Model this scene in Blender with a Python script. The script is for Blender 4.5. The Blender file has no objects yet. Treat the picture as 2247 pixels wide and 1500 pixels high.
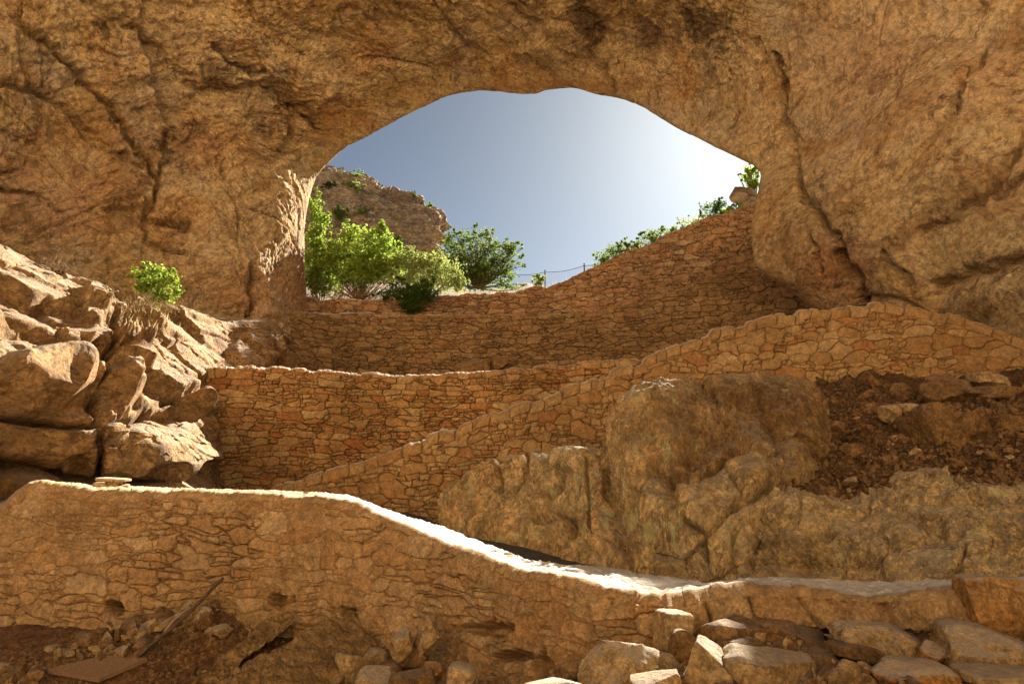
import bpy, math, random
import numpy as np
from mathutils import Vector, Matrix

scene = bpy.context.scene
col = scene.collection
random.seed(7)
rng = np.random.default_rng(7)
R = math.radians

# ------------------------------------------------------------------ camera
F, CX, CY, PITCH = 1464.0, 1123.5, 750.0, R(10.5)
cam_d = bpy.data.cameras.new('camera'); cam_d.sensor_width = 36.0; cam_d.lens = 36.0 * F / 2247.0
cam_d.clip_start = 0.05; cam_d.clip_end = 3000.0
cam = bpy.data.objects.new('camera', cam_d); col.objects.link(cam)
cam.location = (0, 0, 0); cam.rotation_euler = (R(90) + PITCH, 0, 0)
scene.camera = cam

# ------------------------------------------------------------------ light
SUN_AZ, SUN_EL = 22.6, 30.0          # degrees to the right of +Y, above the horizon
SKY_STRENGTH, SUN_STRENGTH, EXPOSURE = 0.05, 5.0, 2.4
w = bpy.data.worlds.new('World'); scene.world = w; w.use_nodes = True
wn = w.node_tree.nodes; wl = w.node_tree.links
bg = wn['Background']
sky = wn.new('ShaderNodeTexSky'); sky.sky_type = 'NISHITA'; sky.sun_disc = False
sky.sun_elevation = R(SUN_EL); sky.sun_rotation = R(SUN_AZ)
sky.altitude = 900; sky.air_density = 0.15; sky.dust_density = 0.36; sky.ozone_density = 0.6
hs = wn.new('ShaderNodeHueSaturation'); hs.inputs['Saturation'].default_value = .74
mg = wn.new('ShaderNodeMix'); mg.data_type = 'RGBA'; mg.blend_type = 'MULTIPLY'; mg.inputs[0].default_value = 1.0; mg.inputs[7].default_value = (.97, 1.06, 1.0, 1)   # sky colour desaturated and tinted greyer
wl.new(sky.outputs[0], hs.inputs['Color']); wl.new(hs.outputs[0], mg.inputs[6]); wl.new(mg.outputs[2], bg.inputs['Color']); bg.inputs['Strength'].default_value = SKY_STRENGTH
sun_d = bpy.data.lights.new('sun', 'SUN'); sun_d.energy = SUN_STRENGTH; sun_d.angle = R(0.5); sun_d.color = (1.0, 0.93, 0.82)
sun = bpy.data.objects.new('sun', sun_d); col.objects.link(sun)
sdir = Vector((math.sin(R(SUN_AZ)) * math.cos(R(SUN_EL)), math.cos(R(SUN_AZ)) * math.cos(R(SUN_EL)), math.sin(R(SUN_EL))))
sun.rotation_euler = sdir.to_track_quat('Z', 'Y').to_euler(); sun.location = sdir * 80
scene.view_settings.view_transform = 'Standard'; scene.view_settings.look = 'None'
scene.view_settings.exposure = EXPOSURE; scene.view_settings.gamma = 1.0
cy = scene.cycles
cy.max_bounces = 8; cy.diffuse_bounces = 6; cy.transmission_bounces = 4; cy.glossy_bounces = 2
cy.sample_clamp_indirect = 6.0
try:
    cy.use_denoising = True; cy.denoiser = 'OPENIMAGEDENOISE'; cy.denoising_input_passes = 'RGB_ALBEDO_NORMAL'; cy.denoising_prefilter = 'NONE'; cy.denoising_quality = 'HIGH'
except Exception:
    pass

# ------------------------------------------------------------------ helpers: pixels of the photograph -> points of the place
def rays(px, py):
    X = (np.asarray(px, float) - CX) / F; Y = (CY - np.asarray(py, float)) / F
    return np.stack([X, math.cos(PITCH) - Y * math.sin(PITCH), math.sin(PITCH) + Y * math.cos(PITCH)], -1)
def U(px, py, d):
    r = rays(px, py); return r * (np.asarray(d, float) / r[..., 1])[..., None]
def project(p):
    fz = p[..., 1] * math.cos(PITCH) + p[..., 2] * math.sin(PITCH)
    up = -p[..., 1] * math.sin(PITCH) + p[..., 2] * math.cos(PITCH)
    fz = np.where(fz < 0.05, 0.05, fz)
    return CX + F * p[..., 0] / fz, CY - F * up / fz

# ------------------------------------------------------------------ noise (numpy)
def _hash(ix, iy, iz, seed):
    h = (ix.astype(np.uint32) * np.uint32(374761393)) ^ (iy.astype(np.uint32) * np.uint32(668265263)) ^ (iz.astype(np.uint32) * np.uint32(2147483647 - 1274126177)) ^ np.uint32((seed * 974711 + 12345) & 0xffffffff)
    h = (h ^ (h >> np.uint32(13))) * np.uint32(1274126177)
    h = (h ^ (h >> np.uint32(16))) * np.uint32(2246822519)
    return h ^ (h >> np.uint32(15))
def perlin(p, seed=0):
    i = np.floor(p).astype(np.int32); f = (p - i).astype(np.float32)
    u = f * f * f * (f * (f * 6 - 15) + 10)
    out = 0
    for dx in (0, 1):
        wx = u[..., 0] if dx else 1 - u[..., 0]
        for dy in (0, 1):
            wy = u[..., 1] if dy else 1 - u[..., 1]
            for dz in (0, 1):
                wz = u[..., 2] if dz else 1 - u[..., 2]
                h = _hash(i[..., 0] + dx, i[..., 1] + dy, i[..., 2] + dz, seed)
                gx = (h & np.uint32(1023)).astype(np.float32) / 511.5 - 1
                gy = ((h >> np.uint32(10)) & np.uint32(1023)).astype(np.float32) / 511.5 - 1
                gz = ((h >> np.uint32(20)) & np.uint32(1023)).astype(np.float32) / 511.5 - 1
                out = out + wx * wy * wz * (gx * (f[..., 0] - dx) + gy * (f[..., 1] - dy) + gz * (f[..., 2] - dz))
    return out * 1.3
def fbm(p, octv=4, seed=0, gain=0.5, lac=2.07):
    a, s, t = 1.0, 0, 0
    for k in range(octv):
        s = s + a * perlin(p + 17.3 * k, seed + k); t += a; a *= gain; p = p * lac
    return s / t
def ridged(p, octv=4, seed=0, gain=0.55, lac=2.1):
    a, s, t = 1.0, 0, 0
    for k in range(octv):
        n = 1 - np.abs(perlin(p + 11.7 * k, seed + k)) * 1.6
        s = s + a * n * np.abs(n); t += a; a *= gain; p = p * lac
    return s / t
def worley(p, seed=0):
    i = np.floor(p).astype(np.int32); f = (p - i).astype(np.float32)
    f1 = np.full(f.shape[:-1], 9.0, np.float32); f2 = f1.copy(); idv = np.zeros_like(f1); fac = np.zeros_like(f1)
    for dx in (-1, 0, 1):
        for dy in (-1, 0, 1):
            for dz in (-1, 0, 1):
                h = _hash(i[..., 0] + dx, i[..., 1] + dy, i[..., 2] + dz, seed)
                cx = (h & np.uint32(1023)).astype(np.float32) / 1023 + dx
                cy_ = ((h >> np.uint32(10)) & np.uint32(1023)).astype(np.float32) / 1023 + dy
                cz = ((h >> np.uint32(20)) & np.uint32(1023)).astype(np.float32) / 1023 + dz
                d = np.sqrt((cx - f[..., 0]) ** 2 + (cy_ - f[..., 1]) ** 2 + (cz - f[..., 2]) ** 2)
                hid = ((h * np.uint32(2654435761)) >> np.uint32(12)).astype(np.float32) / (2 ** 20)
                near = d < f1
                tilt = (cx - f[..., 0]) * np.cos(hid * 40) * np.sin(hid * 91 + 1) + (cy_ - f[..., 1]) * np.sin(hid * 40) * np.sin(hid * 91 + 1) + (cz - f[..., 2]) * np.cos(hid * 91 + 1)
                f2 = np.where(near, f1, np.minimum(f2, d)); idv = np.where(near, hid, idv); fac = np.where(near, tilt, fac); f1 = np.where(near, d, f1)
    return f1, f2, idv, fac
def sstep(a, b, x):
    t = np.clip((x - a) / (b - a), 0, 1); return t * t * (3 - 2 * t)
def warp(p, scale, amt, seed):
    q = p / scale
    return p + amt * np.stack([perlin(q, seed), perlin(q + 31.4, seed + 1), perlin(q + 63.1, seed + 2)], -1)

# ------------------------------------------------------------------ helpers: meshes
def tag(o, label=None, cat=None, group=None, kind=None):
    if label: o['label'] = label
    if cat: o['category'] = cat
    if group: o['group'] = group
    if kind: o['kind'] = kind
    return o
def mesh_obj(name, verts, faces, mat, parent=None, smooth=True, attrs=None):
    """verts (n,3), faces (m,k) int array of equal k"""
    verts = np.ascontiguousarray(verts, np.float32); faces = np.ascontiguousarray(faces, np.int32)
    me = bpy.data.meshes.new(name)
    me.vertices.add(len(verts)); me.vertices.foreach_set('co', verts.ravel())
    m, k = faces.shape
    me.loops.add(m * k); me.loops.foreach_set('vertex_index', faces.ravel())
    me.polygons.add(m); me.polygons.foreach_set('loop_start', np.arange(0, m * k, k, dtype=np.int32))
    me.polygons.foreach_set('loop_total', np.full(m, k, np.int32))
    me.update(calc_edges=True); me.validate()
    me.polygons.foreach_set('use_smooth', np.full(len(me.polygons), smooth, bool))
    for an, av in (attrs or {}).items():
        a = me.attributes.new(an, 'FLOAT', 'POINT'); a.data.foreach_set('value', np.ascontiguousarray(av, np.float32).ravel())
    me.materials.append(mat)
    o = bpy.data.objects.new(name, me); col.objects.link(o)
    if parent: o.parent = parent
    return o
def empty(name, loc):
    o = bpy.data.objects.new(name, None); col.objects.link(o); o.location = tuple(float(v) for v in loc); o.empty_display_size = 0.2
    return o
def grid_faces(nu, nv, flip=False):
    a = np.arange(nu * nv).reshape(nu, nv)
    f = np.stack([a[:-1, :-1], a[1:, :-1], a[1:, 1:], a[:-1, 1:]], -1).reshape(-1, 4)
    return f[:, ::-1] if flip else f
def grid_normals(P):
    du = np.gradient(P, axis=0); dv = np.gradient(P, axis=1)
    n = np.cross(du, dv); l = np.linalg.norm(n, axis=-1, keepdims=True); return n / np.maximum(l, 1e-9)
def cr_weights(m, t):
    """Catmull-Rom weight matrix (len(t), m) for parameter t in 0..m-1"""
    W = np.zeros((len(t), m)); i = np.clip(np.floor(t).astype(int), 0, m - 2); f = t - i
    c = [(-0.5 * f + f ** 2 - 0.5 * f ** 3), (1 - 2.5 * f ** 2 + 1.5 * f ** 3), (0.5 * f + 2 * f ** 2 - 1.5 * f ** 3), (-0.5 * f ** 2 + 0.5 * f ** 3)]
    for k in range(4):
        j = i + k - 1
        lo = j < 0; hi = j > m - 1; ok = ~(lo | hi); r = np.arange(len(t))
        np.add.at(W, (r[ok], j[ok]), c[k][ok])
        np.add.at(W, (r[lo], np.zeros(lo.sum(), int)), 2 * c[k][lo]); np.add.at(W, (r[lo], np.ones(lo.sum(), int)), -c[k][lo])
        np.add.at(W, (r[hi], np.full(hi.sum(), m - 1)), 2 * c[k][hi]); np.add.at(W, (r[hi], np.full(hi.sum(), m - 2)), -c[k][hi])
    return W
def spline_grid(C, nu, nv, tu=None, tv=None):
    C = np.asarray(C, float); a, b = C.shape[:2]
    tu = np.linspace(0, a - 1, nu) if tu is None else tu; tv = np.linspace(0, b - 1, nv) if tv is None else tv
    return np.einsum('ia,jb,abk->ijk', cr_weights(a, tu), cr_weights(b, tv), C)
def polyline_field(px, py, lines):
    """for every pixel position the smallest (distance / width) and the depth of that line; lines = (points, width, depth)"""
    out = np.zeros(px.shape, np.float32)
    for pts, wd, dep in lines:
        best = np.full(px.shape, 1e9, np.float32)
        for (x0, y0), (x1, y1) in zip(pts[:-1], pts[1:]):
            vx, vy = x1 - x0, y1 - y0; l2 = vx * vx + vy * vy + 1e-6
            t = np.clip(((px - x0) * vx + (py - y0) * vy) / l2, 0, 1)
            best = np.minimum(best, np.hypot(px - x0 - t * vx, py - y0 - t * vy))
        out = np.maximum(out, dep * np.exp(-(best / wd) ** 2))
    return out

def rock_disp(p, seed, crease=0., big=(4, .3), mid=(1.4, .15), fine=(.4, .06), micro=(.12, .02), block=(1.6, .1), crack=.1, stretch=None, crack_w=.08):
    """height of a weathered rock face over a smooth one, in metres"""
    q = p if stretch is None else p @ stretch
    d = big[1] * fbm(p / big[0], 3, seed) * 1.6
    qw = warp(q, mid[0] * 1.5, mid[0] * .45, seed + 40)
    d = d + (1 - 2 * crease) * mid[1] * (ridged(qw / mid[0], 4, seed + 5) - .35)
    qf = warp(q, fine[0] * 2, fine[0] * .6, seed + 50)
    rough = 0.45 + 0.9 * sstep(-.25, .35, fbm(p / (mid[0] * 2.2), 2, seed + 60))
    d = d + (1 - 2 * crease) * rough * fine[1] * (ridged(qf / fine[0], 3, seed + 9) - .35) * 1.4
    if micro[1]: d = d + rough * micro[1] * fbm(p / micro[0], 2, seed + 13) * 1.6
    if block[1] or crack:
        f1, f2, idv, fac = worley(warp(q, block[0], block[0] * .3, seed + 20) / block[0], seed + 21)
        e = f2 - f1; m = sstep(-.15, .25, fbm(p / (block[0] * 2.5), 2, seed + 23))
        d = d + block[1] * ((idv - .5) * .7 + 1.1 * fac) * (.25 + .75 * sstep(0, .07, e))
        d = d - crack * m * (1 - sstep(0, crack_w, e))
        f1, f2, idv, fac = worley(warp(q, block[0] * .35, block[0] * .13, seed + 24) / (block[0] * .37), seed + 25)
        m2 = sstep(-.05, .35, fbm(p / (block[0] * 1.5) + 9.1, 2, seed + 26)); m3 = sstep(-.2, .2, fbm(p / (block[0] * 1.2) + 4.1, 2, seed + 27))
        e = f2 - f1
        d = d + block[1] * .36 * m3 * ((idv - .5) * .7 + 1.1 * fac) * (.3 + .7 * sstep(0, .09, e)) - crack * .4 * m2 * (1 - sstep(0, crack_w * 1.2, e))
        if block[0] > .45:
            f1, f2, idv, fac = worley(warp(q, block[0] * .14, block[0] * .05, seed + 34) / (block[0] * .14), seed + 35)
            d = d + block[1] * .20 * m3 * ((idv - .5) * .7 + 1.1 * fac)
    return d.astype(np.float32)

GRID = {}
def rock_patch(name, ctrl, nu, nv, mat, seed, lines=None, edge=(0, 0, 0, 0), kind='structure', extra=None, attrs=None, flip=None, parent=None, tu=None, tv=None, **kw):
    """ctrl: rows of (px, py, depth) or world points; a displaced grid through them"""
    C = np.asarray(ctrl, float)
    P = spline_grid(C, nu, nv, tu, tv); nu, nv = P.shape[:2]
    n = grid_normals(P)
    if flip is None: flip = float(np.mean(np.sum(n * P, -1))) > 0
    if flip: n = -n
    d = rock_disp(P.reshape(-1, 3), seed, **kw).reshape(nu, nv)
    if lines is not None:
        px, py = project(P); jit = fbm(P / .35, 3, seed + 70) * 14
        d = d - polyline_field(px + jit, py + jit, lines)
    if extra is not None: d = d + extra(P)
    su = np.linspace(0, 1, nu)[:, None]; sv = np.linspace(0, 1, nv)[None, :]
    m = np.ones((nu, nv))
    for e, s in zip(edge, (su, 1 - su, sv, 1 - sv)):
        if e: m = m * (0.25 + 0.75 * sstep(0, e, s))
    P2 = P + n * (d * m)[..., None]
    at = {k: f(P) for k, f in (attrs or {}).items()}
    GRID[name] = P2
    o = mesh_obj(name, P2.reshape(-1, 3), grid_faces(nu, nv, flip), mat, parent, attrs=at)
    if kind: o['kind'] = kind
    return o

# ------------------------------------------------------------------ materials
class NT:
    def __init__(s, name):
        s.m = bpy.data.materials.new(name); s.m.use_nodes = True; s.t = s.m.node_tree; s.t.nodes.clear()
        s.out = s.n('ShaderNodeOutputMaterial'); s.pos = s.n('ShaderNodeNewGeometry').outputs['Position']
    def n(s, typ, **kw):
        nd = s.t.nodes.new(typ)
        for k, v in kw.items(): setattr(nd, k, v)
        return nd
    def l(s, a, b): s.t.links.new(a, b)
    def mapped(s, scale=(1, 1, 1), rot=(0, 0, 0), src=None):
        m = s.n('ShaderNodeMapping'); m.inputs['Scale'].default_value = scale; m.inputs['Rotation'].default_value = rot
        s.l(src or s.pos, m.inputs['Vector']); return m.outputs[0]
    def noise(s, scale, detail=5, rough=.55, dist=0., vec=None):
        t = s.n('ShaderNodeTexNoise'); t.inputs['Scale'].default_value = scale; t.inputs['Detail'].default_value = detail
        t.inputs['Roughness'].default_value = rough; t.inputs['Distortion'].default_value = dist
        s.l(vec or s.pos, t.inputs['Vector']); return t.outputs['Fac']
    def voro(s, scale, feature='DISTANCE_TO_EDGE', vec=None):
        t = s.n('ShaderNodeTexVoronoi', feature=feature); t.inputs['Scale'].default_value = scale
        s.l(vec or s.pos, t.inputs['Vector']); return t.outputs['Distance']
    def ramp(s, fac, stops, interp='LINEAR'):
        r = s.n('ShaderNodeValToRGB'); r.color_ramp.interpolation = interp
        e = r.color_ramp.elements
        while len(e) < len(stops): e.new(0.5)
        for x, (p, c) in zip(e, stops):
            x.position = p; x.color = (*c, 1) if isinstance(c, tuple) else (c, c, c, 1)
        s.l(fac, r.inputs[0]); return r.outputs[0]
    def mix(s, fac, a, b, blend='MIX'):
        m = s.n('ShaderNodeMix', data_type='RGBA', blend_type=blend)
        for v, i in ((fac, 0), (a, 6), (b, 7)):
            if hasattr(v, 'links'): s.l(v, m.inputs[i])
            elif i == 0: m.inputs[0].default_value = v
            else: m.inputs[i].default_value = (*v, 1)
        return m.outputs[2]
    def math(s, op, a, b):
        m = s.n('ShaderNodeMath', operation=op)
        for v, i in ((a, 0), (b, 1)):
            if hasattr(v, 'links'): s.l(v, m.inputs[i])
            else: m.inputs[i].default_value = v
        return m.outputs[0]
    def attr(s, name): return s.n('ShaderNodeAttribute', attribute_name=name).outputs['Fac']
    def bump(s, h, strength, dist, prev=None):
        b = s.n('ShaderNodeBump'); b.inputs['Strength'].default_value = strength; b.inputs['Distance'].default_value = dist
        s.l(h, b.inputs['Height'])
        if prev is not None: s.l(prev, b.inputs['Normal'])
        return b.outputs[0]
    def finish(s, color, normal=None, rough=.9, spec=.2):
        b = s.n('ShaderNodeBsdfPrincipled'); b.inputs['Roughness'].default_value = rough; b.inputs['Specular IOR Level'].default_value = spec
        if hasattr(color, 'links'): s.l(color, b.inputs['Base Color'])
        else: b.inputs['Base Color'].default_value = (*color, 1)
        if normal is not None: s.l(normal, b.inputs['Normal'])
        s.l(b.outputs[0], s.out.inputs[0]); return s.m

def rock_material(name, cols, dark, scale=1.0, stretch=((1, 1, 1), (0, 0, 0)), stain=.55, contrast=1.0, bump=1.0, stain_attr=None, pink=None, tint_attr=None, tint_col=(.4, .2, .1), dust=0., dust_col=(.58, .50, .40)):
    s = NT(name); k = scale
    v = s.mapped(*stretch)
    big = s.noise(.32 * k, 6, .6, .8, v)
    c = s.ramp(big, [(.28, cols[0]), (.45, cols[1]), (.58, cols[2]), (.72, cols[3])])
    if pink:
        c = s.mix(s.ramp(s.noise(.23 * k, 4, .6, .4), [(.52, 0.), (.66, .75)]), c, pink)
    if tint_attr: c = s.mix(s.attr(tint_attr), c, tint_col)
    st = s.ramp(s.noise(.75 * k, 11, .72, 1.2, v), [(.50, 0.), (.50 + .14, stain)])
    if stain_attr:
        patch = s.noise(1.3 * k, 10, .75, .8)
        a = s.math('MULTIPLY', s.ramp(s.math('ADD', s.math('MULTIPLY', s.attr(stain_attr), .45), s.math('MULTIPLY', patch, 1.)), [(.62, 0.), (.74, 1.)]), .9)
        st = s.math('MAXIMUM', st, a)
    c = s.mix(st, c, dark)
    lo, hi = 1 - .52 * contrast, 1 + .36 * contrast
    c = s.mix(1.0, c, s.ramp(s.noise(2.6 * k, 9, .68, .6, v), [(.33, lo), (.66, hi)]), 'MULTIPLY')
    c = s.mix(1.0, c, s.ramp(s.noise(13 * k, 7, .7, .3, v), [(.34, 1 - .55 * contrast), (.62, 1 + .30 * contrast)]), 'MULTIPLY')
    # sharp-edged scars and pale patches
    c = s.mix(s.ramp(s.noise(1.9 * k, 12, .78, 1.6), [(.535, 0.), (.575, .62 * contrast)]), c, tuple(x * .50 for x in cols[0]))
    c = s.mix(s.ramp(s.noise(1.4 * k, 12, .75, 1.2, s.mapped((1, 1, 1), (0, 0, 0), None)), [(.40, .55 * contrast), (.45, 0.)]), c, tuple(min(.72, x * 1.22) for x in cols[2]))
    c = s.mix(s.ramp(s.noise(44 * k, 5, .75), [(.60, 0.), (.66, .6 * contrast)]), c, tuple(x * .4 for x in cols[0]))
    c = s.mix(s.ramp(s.noise(1.0 * k, 7, .6, .7, v), [(.486, 0.), (.498, .75 * contrast), (.502, .75 * contrast), (.514, 0.)]), c, tuple(x * .34 for x in cols[0]))
    c = s.mix(s.ramp(s.noise(3.6 * k, 10, .74, .8, s.mapped((1, 1, .4), (.5, .3, 0))), [(.56, 0.), (.61, .6 * contrast)]), c, tuple(x * .42 for x in cols[0]))
    if dust:
        sp = s.n('ShaderNodeSeparateXYZ'); gn = s.n('ShaderNodeNewGeometry'); s.l(gn.outputs['Normal'], sp.inputs[0])
        c = s.mix(s.math('MULTIPLY', s.ramp(s.math('ADD', sp.outputs['Z'], s.math('MULTIPLY', s.noise(5 * k, 6, .7), .5)), [(.85, 0.), (1.15, 1.)]), dust), c, dust_col)
    b1 = s.bump(s.noise(3.2 * k, 12, .66, .7, v), .85 * bump, .30 / k)
    vd = s.n('ShaderNodeMix', data_type='VECTOR'); vd.inputs[0].default_value = .06 / k
    nz = s.n('ShaderNodeTexNoise'); nz.inputs['Scale'].default_value = 2.2 * k; nz.inputs['Detail'].default_value = 4; s.l(v, nz.inputs['Vector'])
    ad = s.n('ShaderNodeVectorMath', operation='SCALE'); s.l(nz.outputs['Color'], ad.inputs[0]); ad.inputs['Scale'].default_value = .8 / k
    av = s.n('ShaderNodeVectorMath', operation='ADD'); s.l(v, av.inputs[0]); s.l(ad.outputs[0], av.inputs[1])
    cr = s.ramp(s.voro(1.7 * k, vec=av.outputs[0]), [(0., 0.), (.05, 1.)])
    b2 = s.bump(cr, .35 * bump, .10 / k, b1)
    b3 = s.bump(s.noise(24 * k, 8, .75), .9 * bump, .045 / k, b2)
    return s.finish(c, b3)

def masonry_material(name, ramp_cols, mortar, scale=1.0, contrast=1.0, bump=1.0):
    s = NT(name); k = scale
    c = s.ramp(s.attr('tone'), [(i / (len(ramp_cols) - 1), cc) for i, cc in enumerate(ramp_cols)])
    c = s.mix(1.0, c, s.ramp(s.noise(.6 * k, 4, .6, .4), [(.35, .8), (.65, 1.15)]), 'MULTIPLY')
    c = s.mix(1.0, c, s.ramp(s.noise(6 * k, 8, .7, .5), [(.32, 1 - .4 * contrast), (.66, 1 + .25 * contrast)]), 'MULTIPLY')
    c = s.mix(1.0, c, s.ramp(s.noise(26 * k, 6, .7), [(.32, 1 - .35 * contrast), (.66, 1 + .22 * contrast)]), 'MULTIPLY')
    mo = s.mix(1.0, mortar, s.ramp(s.noise(9 * k, 6, .7), [(.3, .6), (.7, 1.4)]), 'MULTIPLY')
    c = s.mix(s.attr('joint'), mo, c)
    c = s.mix(s.ramp(s.noise(30 * k, 6, .75), [(.58, 0.), (.65, .55)]), c, mortar)
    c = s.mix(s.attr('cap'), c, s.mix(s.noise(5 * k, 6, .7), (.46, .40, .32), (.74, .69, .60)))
    b1 = s.bump(s.noise(7 * k, 10, .68, .4), .8 * bump, .09 / k)
    b2 = s.bump(s.noise(38 * k, 5, .7), .6 * bump, .03 / k, b1)
    return s.finish(c, b2)

OCHRE = ((.46, .255, .095), (.58, .35, .145), (.66, .44, .21), (.56, .36, .18))
M = {}
DIAG = ((1., .6, 1.3), (R(38), 0, 0))
def cave_material():
    s = NT('cave_limestone')
    cb = s.n('ShaderNodeCombineXYZ'); s.l(s.attr('fu'), cb.inputs[0]); s.l(s.attr('fv'), cb.inputs[1])
    nz = s.n('ShaderNodeTexNoise'); nz.inputs['Scale'].default_value = .5; nz.inputs['Detail'].default_value = 6; s.l(s.pos, nz.inputs['Vector'])
    sc = s.n('ShaderNodeVectorMath', operation='SCALE'); s.l(nz.outputs['Color'], sc.inputs[0]); sc.inputs['Scale'].default_value = 2.4
    ad = s.n('ShaderNodeVectorMath', operation='ADD'); s.l(cb.outputs[0], ad.inputs[0]); s.l(sc.outputs[0], ad.inputs[1])
    fl = s.mapped((1, .20, 1), (0, 0, 0), ad.outputs[0])           # stretched along the bedding
    iso = s.pos
    c = s.ramp(s.noise(.20, 6, .62, .9, iso), [(.28, (.50, .30, .115)), (.42, (.72, .475, .20)), (.52, (.78, .56, .28)), (.62, (.68, .465, .215)), (.74, (.60, .38, .14))])
    c = s.mix(s.ramp(s.noise(.42, 6, .65, .8, iso), [(.50, 0.), (.64, .6)]), c, (.56, .44, .30))          # greyer calcite
    c = s.mix(s.ramp(s.noise(.36, 5, .65, 1.0, s.mapped((1, 1, 1), (0, 1, 0))), [(.52, 0.), (.66, .75)]), c, (.60, .31, .10))   # iron ochre
    c = s.mix(s.math('MULTIPLY', s.attr('pink'), s.ramp(s.noise(.7, 6, .65), [(.35, .3), (.6, .95)])), c, (.66, .36, .21))
    c = s.mix(s.attr('tint'), c, (.46, .21, .085))
    # strokes of darker rock along the bedding, then sharp-edged scars
    c = s.mix(s.ramp(s.noise(1.5, 9, .68, .4, fl), [(.51, 0.), (.63, .58)]), c, (.28, .145, .053))
    c = s.mix(s.ramp(s.noise(2.6, 9, .70, .5, fl), [(.36, .6), (.44, 0.)]), c, (.76, .57, .31))
    c = s.mix(s.ramp(s.noise(1.15, 12, .78, 1.4, iso), [(.54, 0.), (.58, .55)]), c, (.25, .125, .045))
    c = s.mix(s.ramp(s.noise(3.4, 10, .75, .8, fl), [(.57, 0.), (.62, .70)]), c, (.19, .09, .034))
    vn = s.noise(1.25, 7, .6, .5, fl)                                   # iron-filled joints: thin lines
    c = s.mix(s.ramp(vn, [(.488, 0.), (.498, .55), (.502, .55), (.512, 0.)]), c, (.20, .10, .04))
    vn2 = s.noise(.8, 6, .6, .8, iso)
    c = s.mix(s.ramp(vn2, [(.491, 0.), (.498, .45), (.502, .45), (.509, 0.)]), c, (.20, .10, .04))
    patch = s.noise(.85, 11, .75, 1.0, iso)
    a = s.ramp(s.math('ADD', s.math('MULTIPLY', s.attr('stain'), .34), patch), [(.66, 0.), (.80, .82)])
    c = s.mix(a, c, (.10, .052, .022))
    c = s.mix(1.0, c, s.ramp(s.noise(7.5, 8, .72, .3, iso), [(.34, .55), (.62, 1.22)]), 'MULTIPLY')
    b1 = s.bump(s.noise(1.9, 12, .68, .6, iso), .9, .42)
    b2 = s.bump(s.noise(2.3, 9, .7, .3, fl), .8, .22, b1)
    b3 = s.bump(s.noise(14, 7, .75), .9, .07, b2)
    return s.finish(c, b3, .92, .15)
M['cave'] = cave_material()
M['slope'] = rock_material('slope_limestone', ((.36, .185, .068), (.47, .265, .10), (.54, .335, .145), (.43, .235, .088)), (.19, .088, .031), 1.0, ((1, 1, 1.3), (0, 0, 0)), .45, .9, 1.1, dust=.3)
M['boulder'] = rock_material('boulder_limestone', ((.66, .385, .14), (.78, .49, .195), (.82, .56, .26), (.74, .445, .165)), (.33, .17, .065), 1.5, ((1, 1, .7), (0, 0, 0)), .4, .95, 1.4, 'stain', None, 'tint', (.54, .32, .125), dust=.3)
M['bank'] = rock_material('bank_mortared_rubble', ((.66, .41, .16), (.76, .50, .21), (.80, .56, .265), (.72, .445, .17)), (.40, .22, .09), 2.0, ((1, 1, 1), (0, 0, 0)), .3, .95, 1.3, dust=.35)
M['shaded_rubble_dirt'] = rock_material('shaded_rubble_dirt', ((.12, .06, .023), (.165, .086, .034), (.20, .11, .045), (.14, .07, .027)), (.07, .034, .013), 2.5, ((1, 1, 1), (0, 0, 0)), .6, 1.0, 1.0)  # earth colour darkened to carry the shade of the recess
M['dirt'] = rock_material('brown_earth', ((.16, .075, .028), (.21, .10, .036), (.25, .125, .048), (.19, .09, .033)), (.10, .045, .016), 2.5, ((1, 1, 1), (0, 0, 0)), .5, .8, .7)
M['cliff'] = rock_material('cliff_rock', ((.46, .33, .20), (.56, .42, .26), (.62, .48, .32), (.60, .36, .175)), (.22, .16, .105), .35, ((.6, .6, 1.8), (0, 0, 0)), .6, 1.0, 1.0)
M['stone'] = rock_material('loose_stone', ((.50, .30, .115), (.60, .38, .16), (.65, .43, .195), (.54, .33, .13)), (.26, .135, .052), 3.2, ((1, 1, 1), (0, 0, 0)), .4, .9, 1.0, dust=.45)
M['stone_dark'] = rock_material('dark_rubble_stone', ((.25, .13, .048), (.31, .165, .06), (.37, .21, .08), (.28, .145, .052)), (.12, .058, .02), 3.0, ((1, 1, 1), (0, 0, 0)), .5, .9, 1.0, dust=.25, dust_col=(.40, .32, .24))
M['stone_orange'] = rock_material('orange_stone', ((.45, .20, .055), (.52, .26, .075), (.50, .29, .10), (.42, .19, .05)), (.22, .10, .03), 3.2, ((1, 1, 1), (0, 0, 0)), .4, .9, .9, dust=.6)
M['plaster_bank'] = rock_material('earthen_bank', ((.27, .155, .057), (.32, .187, .07), (.37, .225, .09), (.29, .167, .062)), (.18, .095, .035), 3.0, ((1, 1, 1), (0, 0, 0)), .35, .8, .7)
M['wall_mid'] = masonry_material('middle_wall_masonry', ((0.36, 0.135, 0.045), (0.414, 0.216, 0.072), (0.468, 0.27, 0.099), (0.423, 0.198, 0.0675), (0.504, 0.324, 0.135), (0.378, 0.189, 0.063)), (0.18, 0.108, 0.0468), 1.0)
M['wall_up'] = masonry_material('upper_wall_masonry', ((0.303, 0.156, 0.0722), (0.344, 0.193, 0.0902), (0.377, 0.221, 0.107), (0.328, 0.172, 0.0804), (0.41, 0.275, 0.148), (0.312, 0.176, 0.0902)), (0.131, 0.0738, 0.0344), .8)  # stone tones lowered to stand in for light falloff
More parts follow.
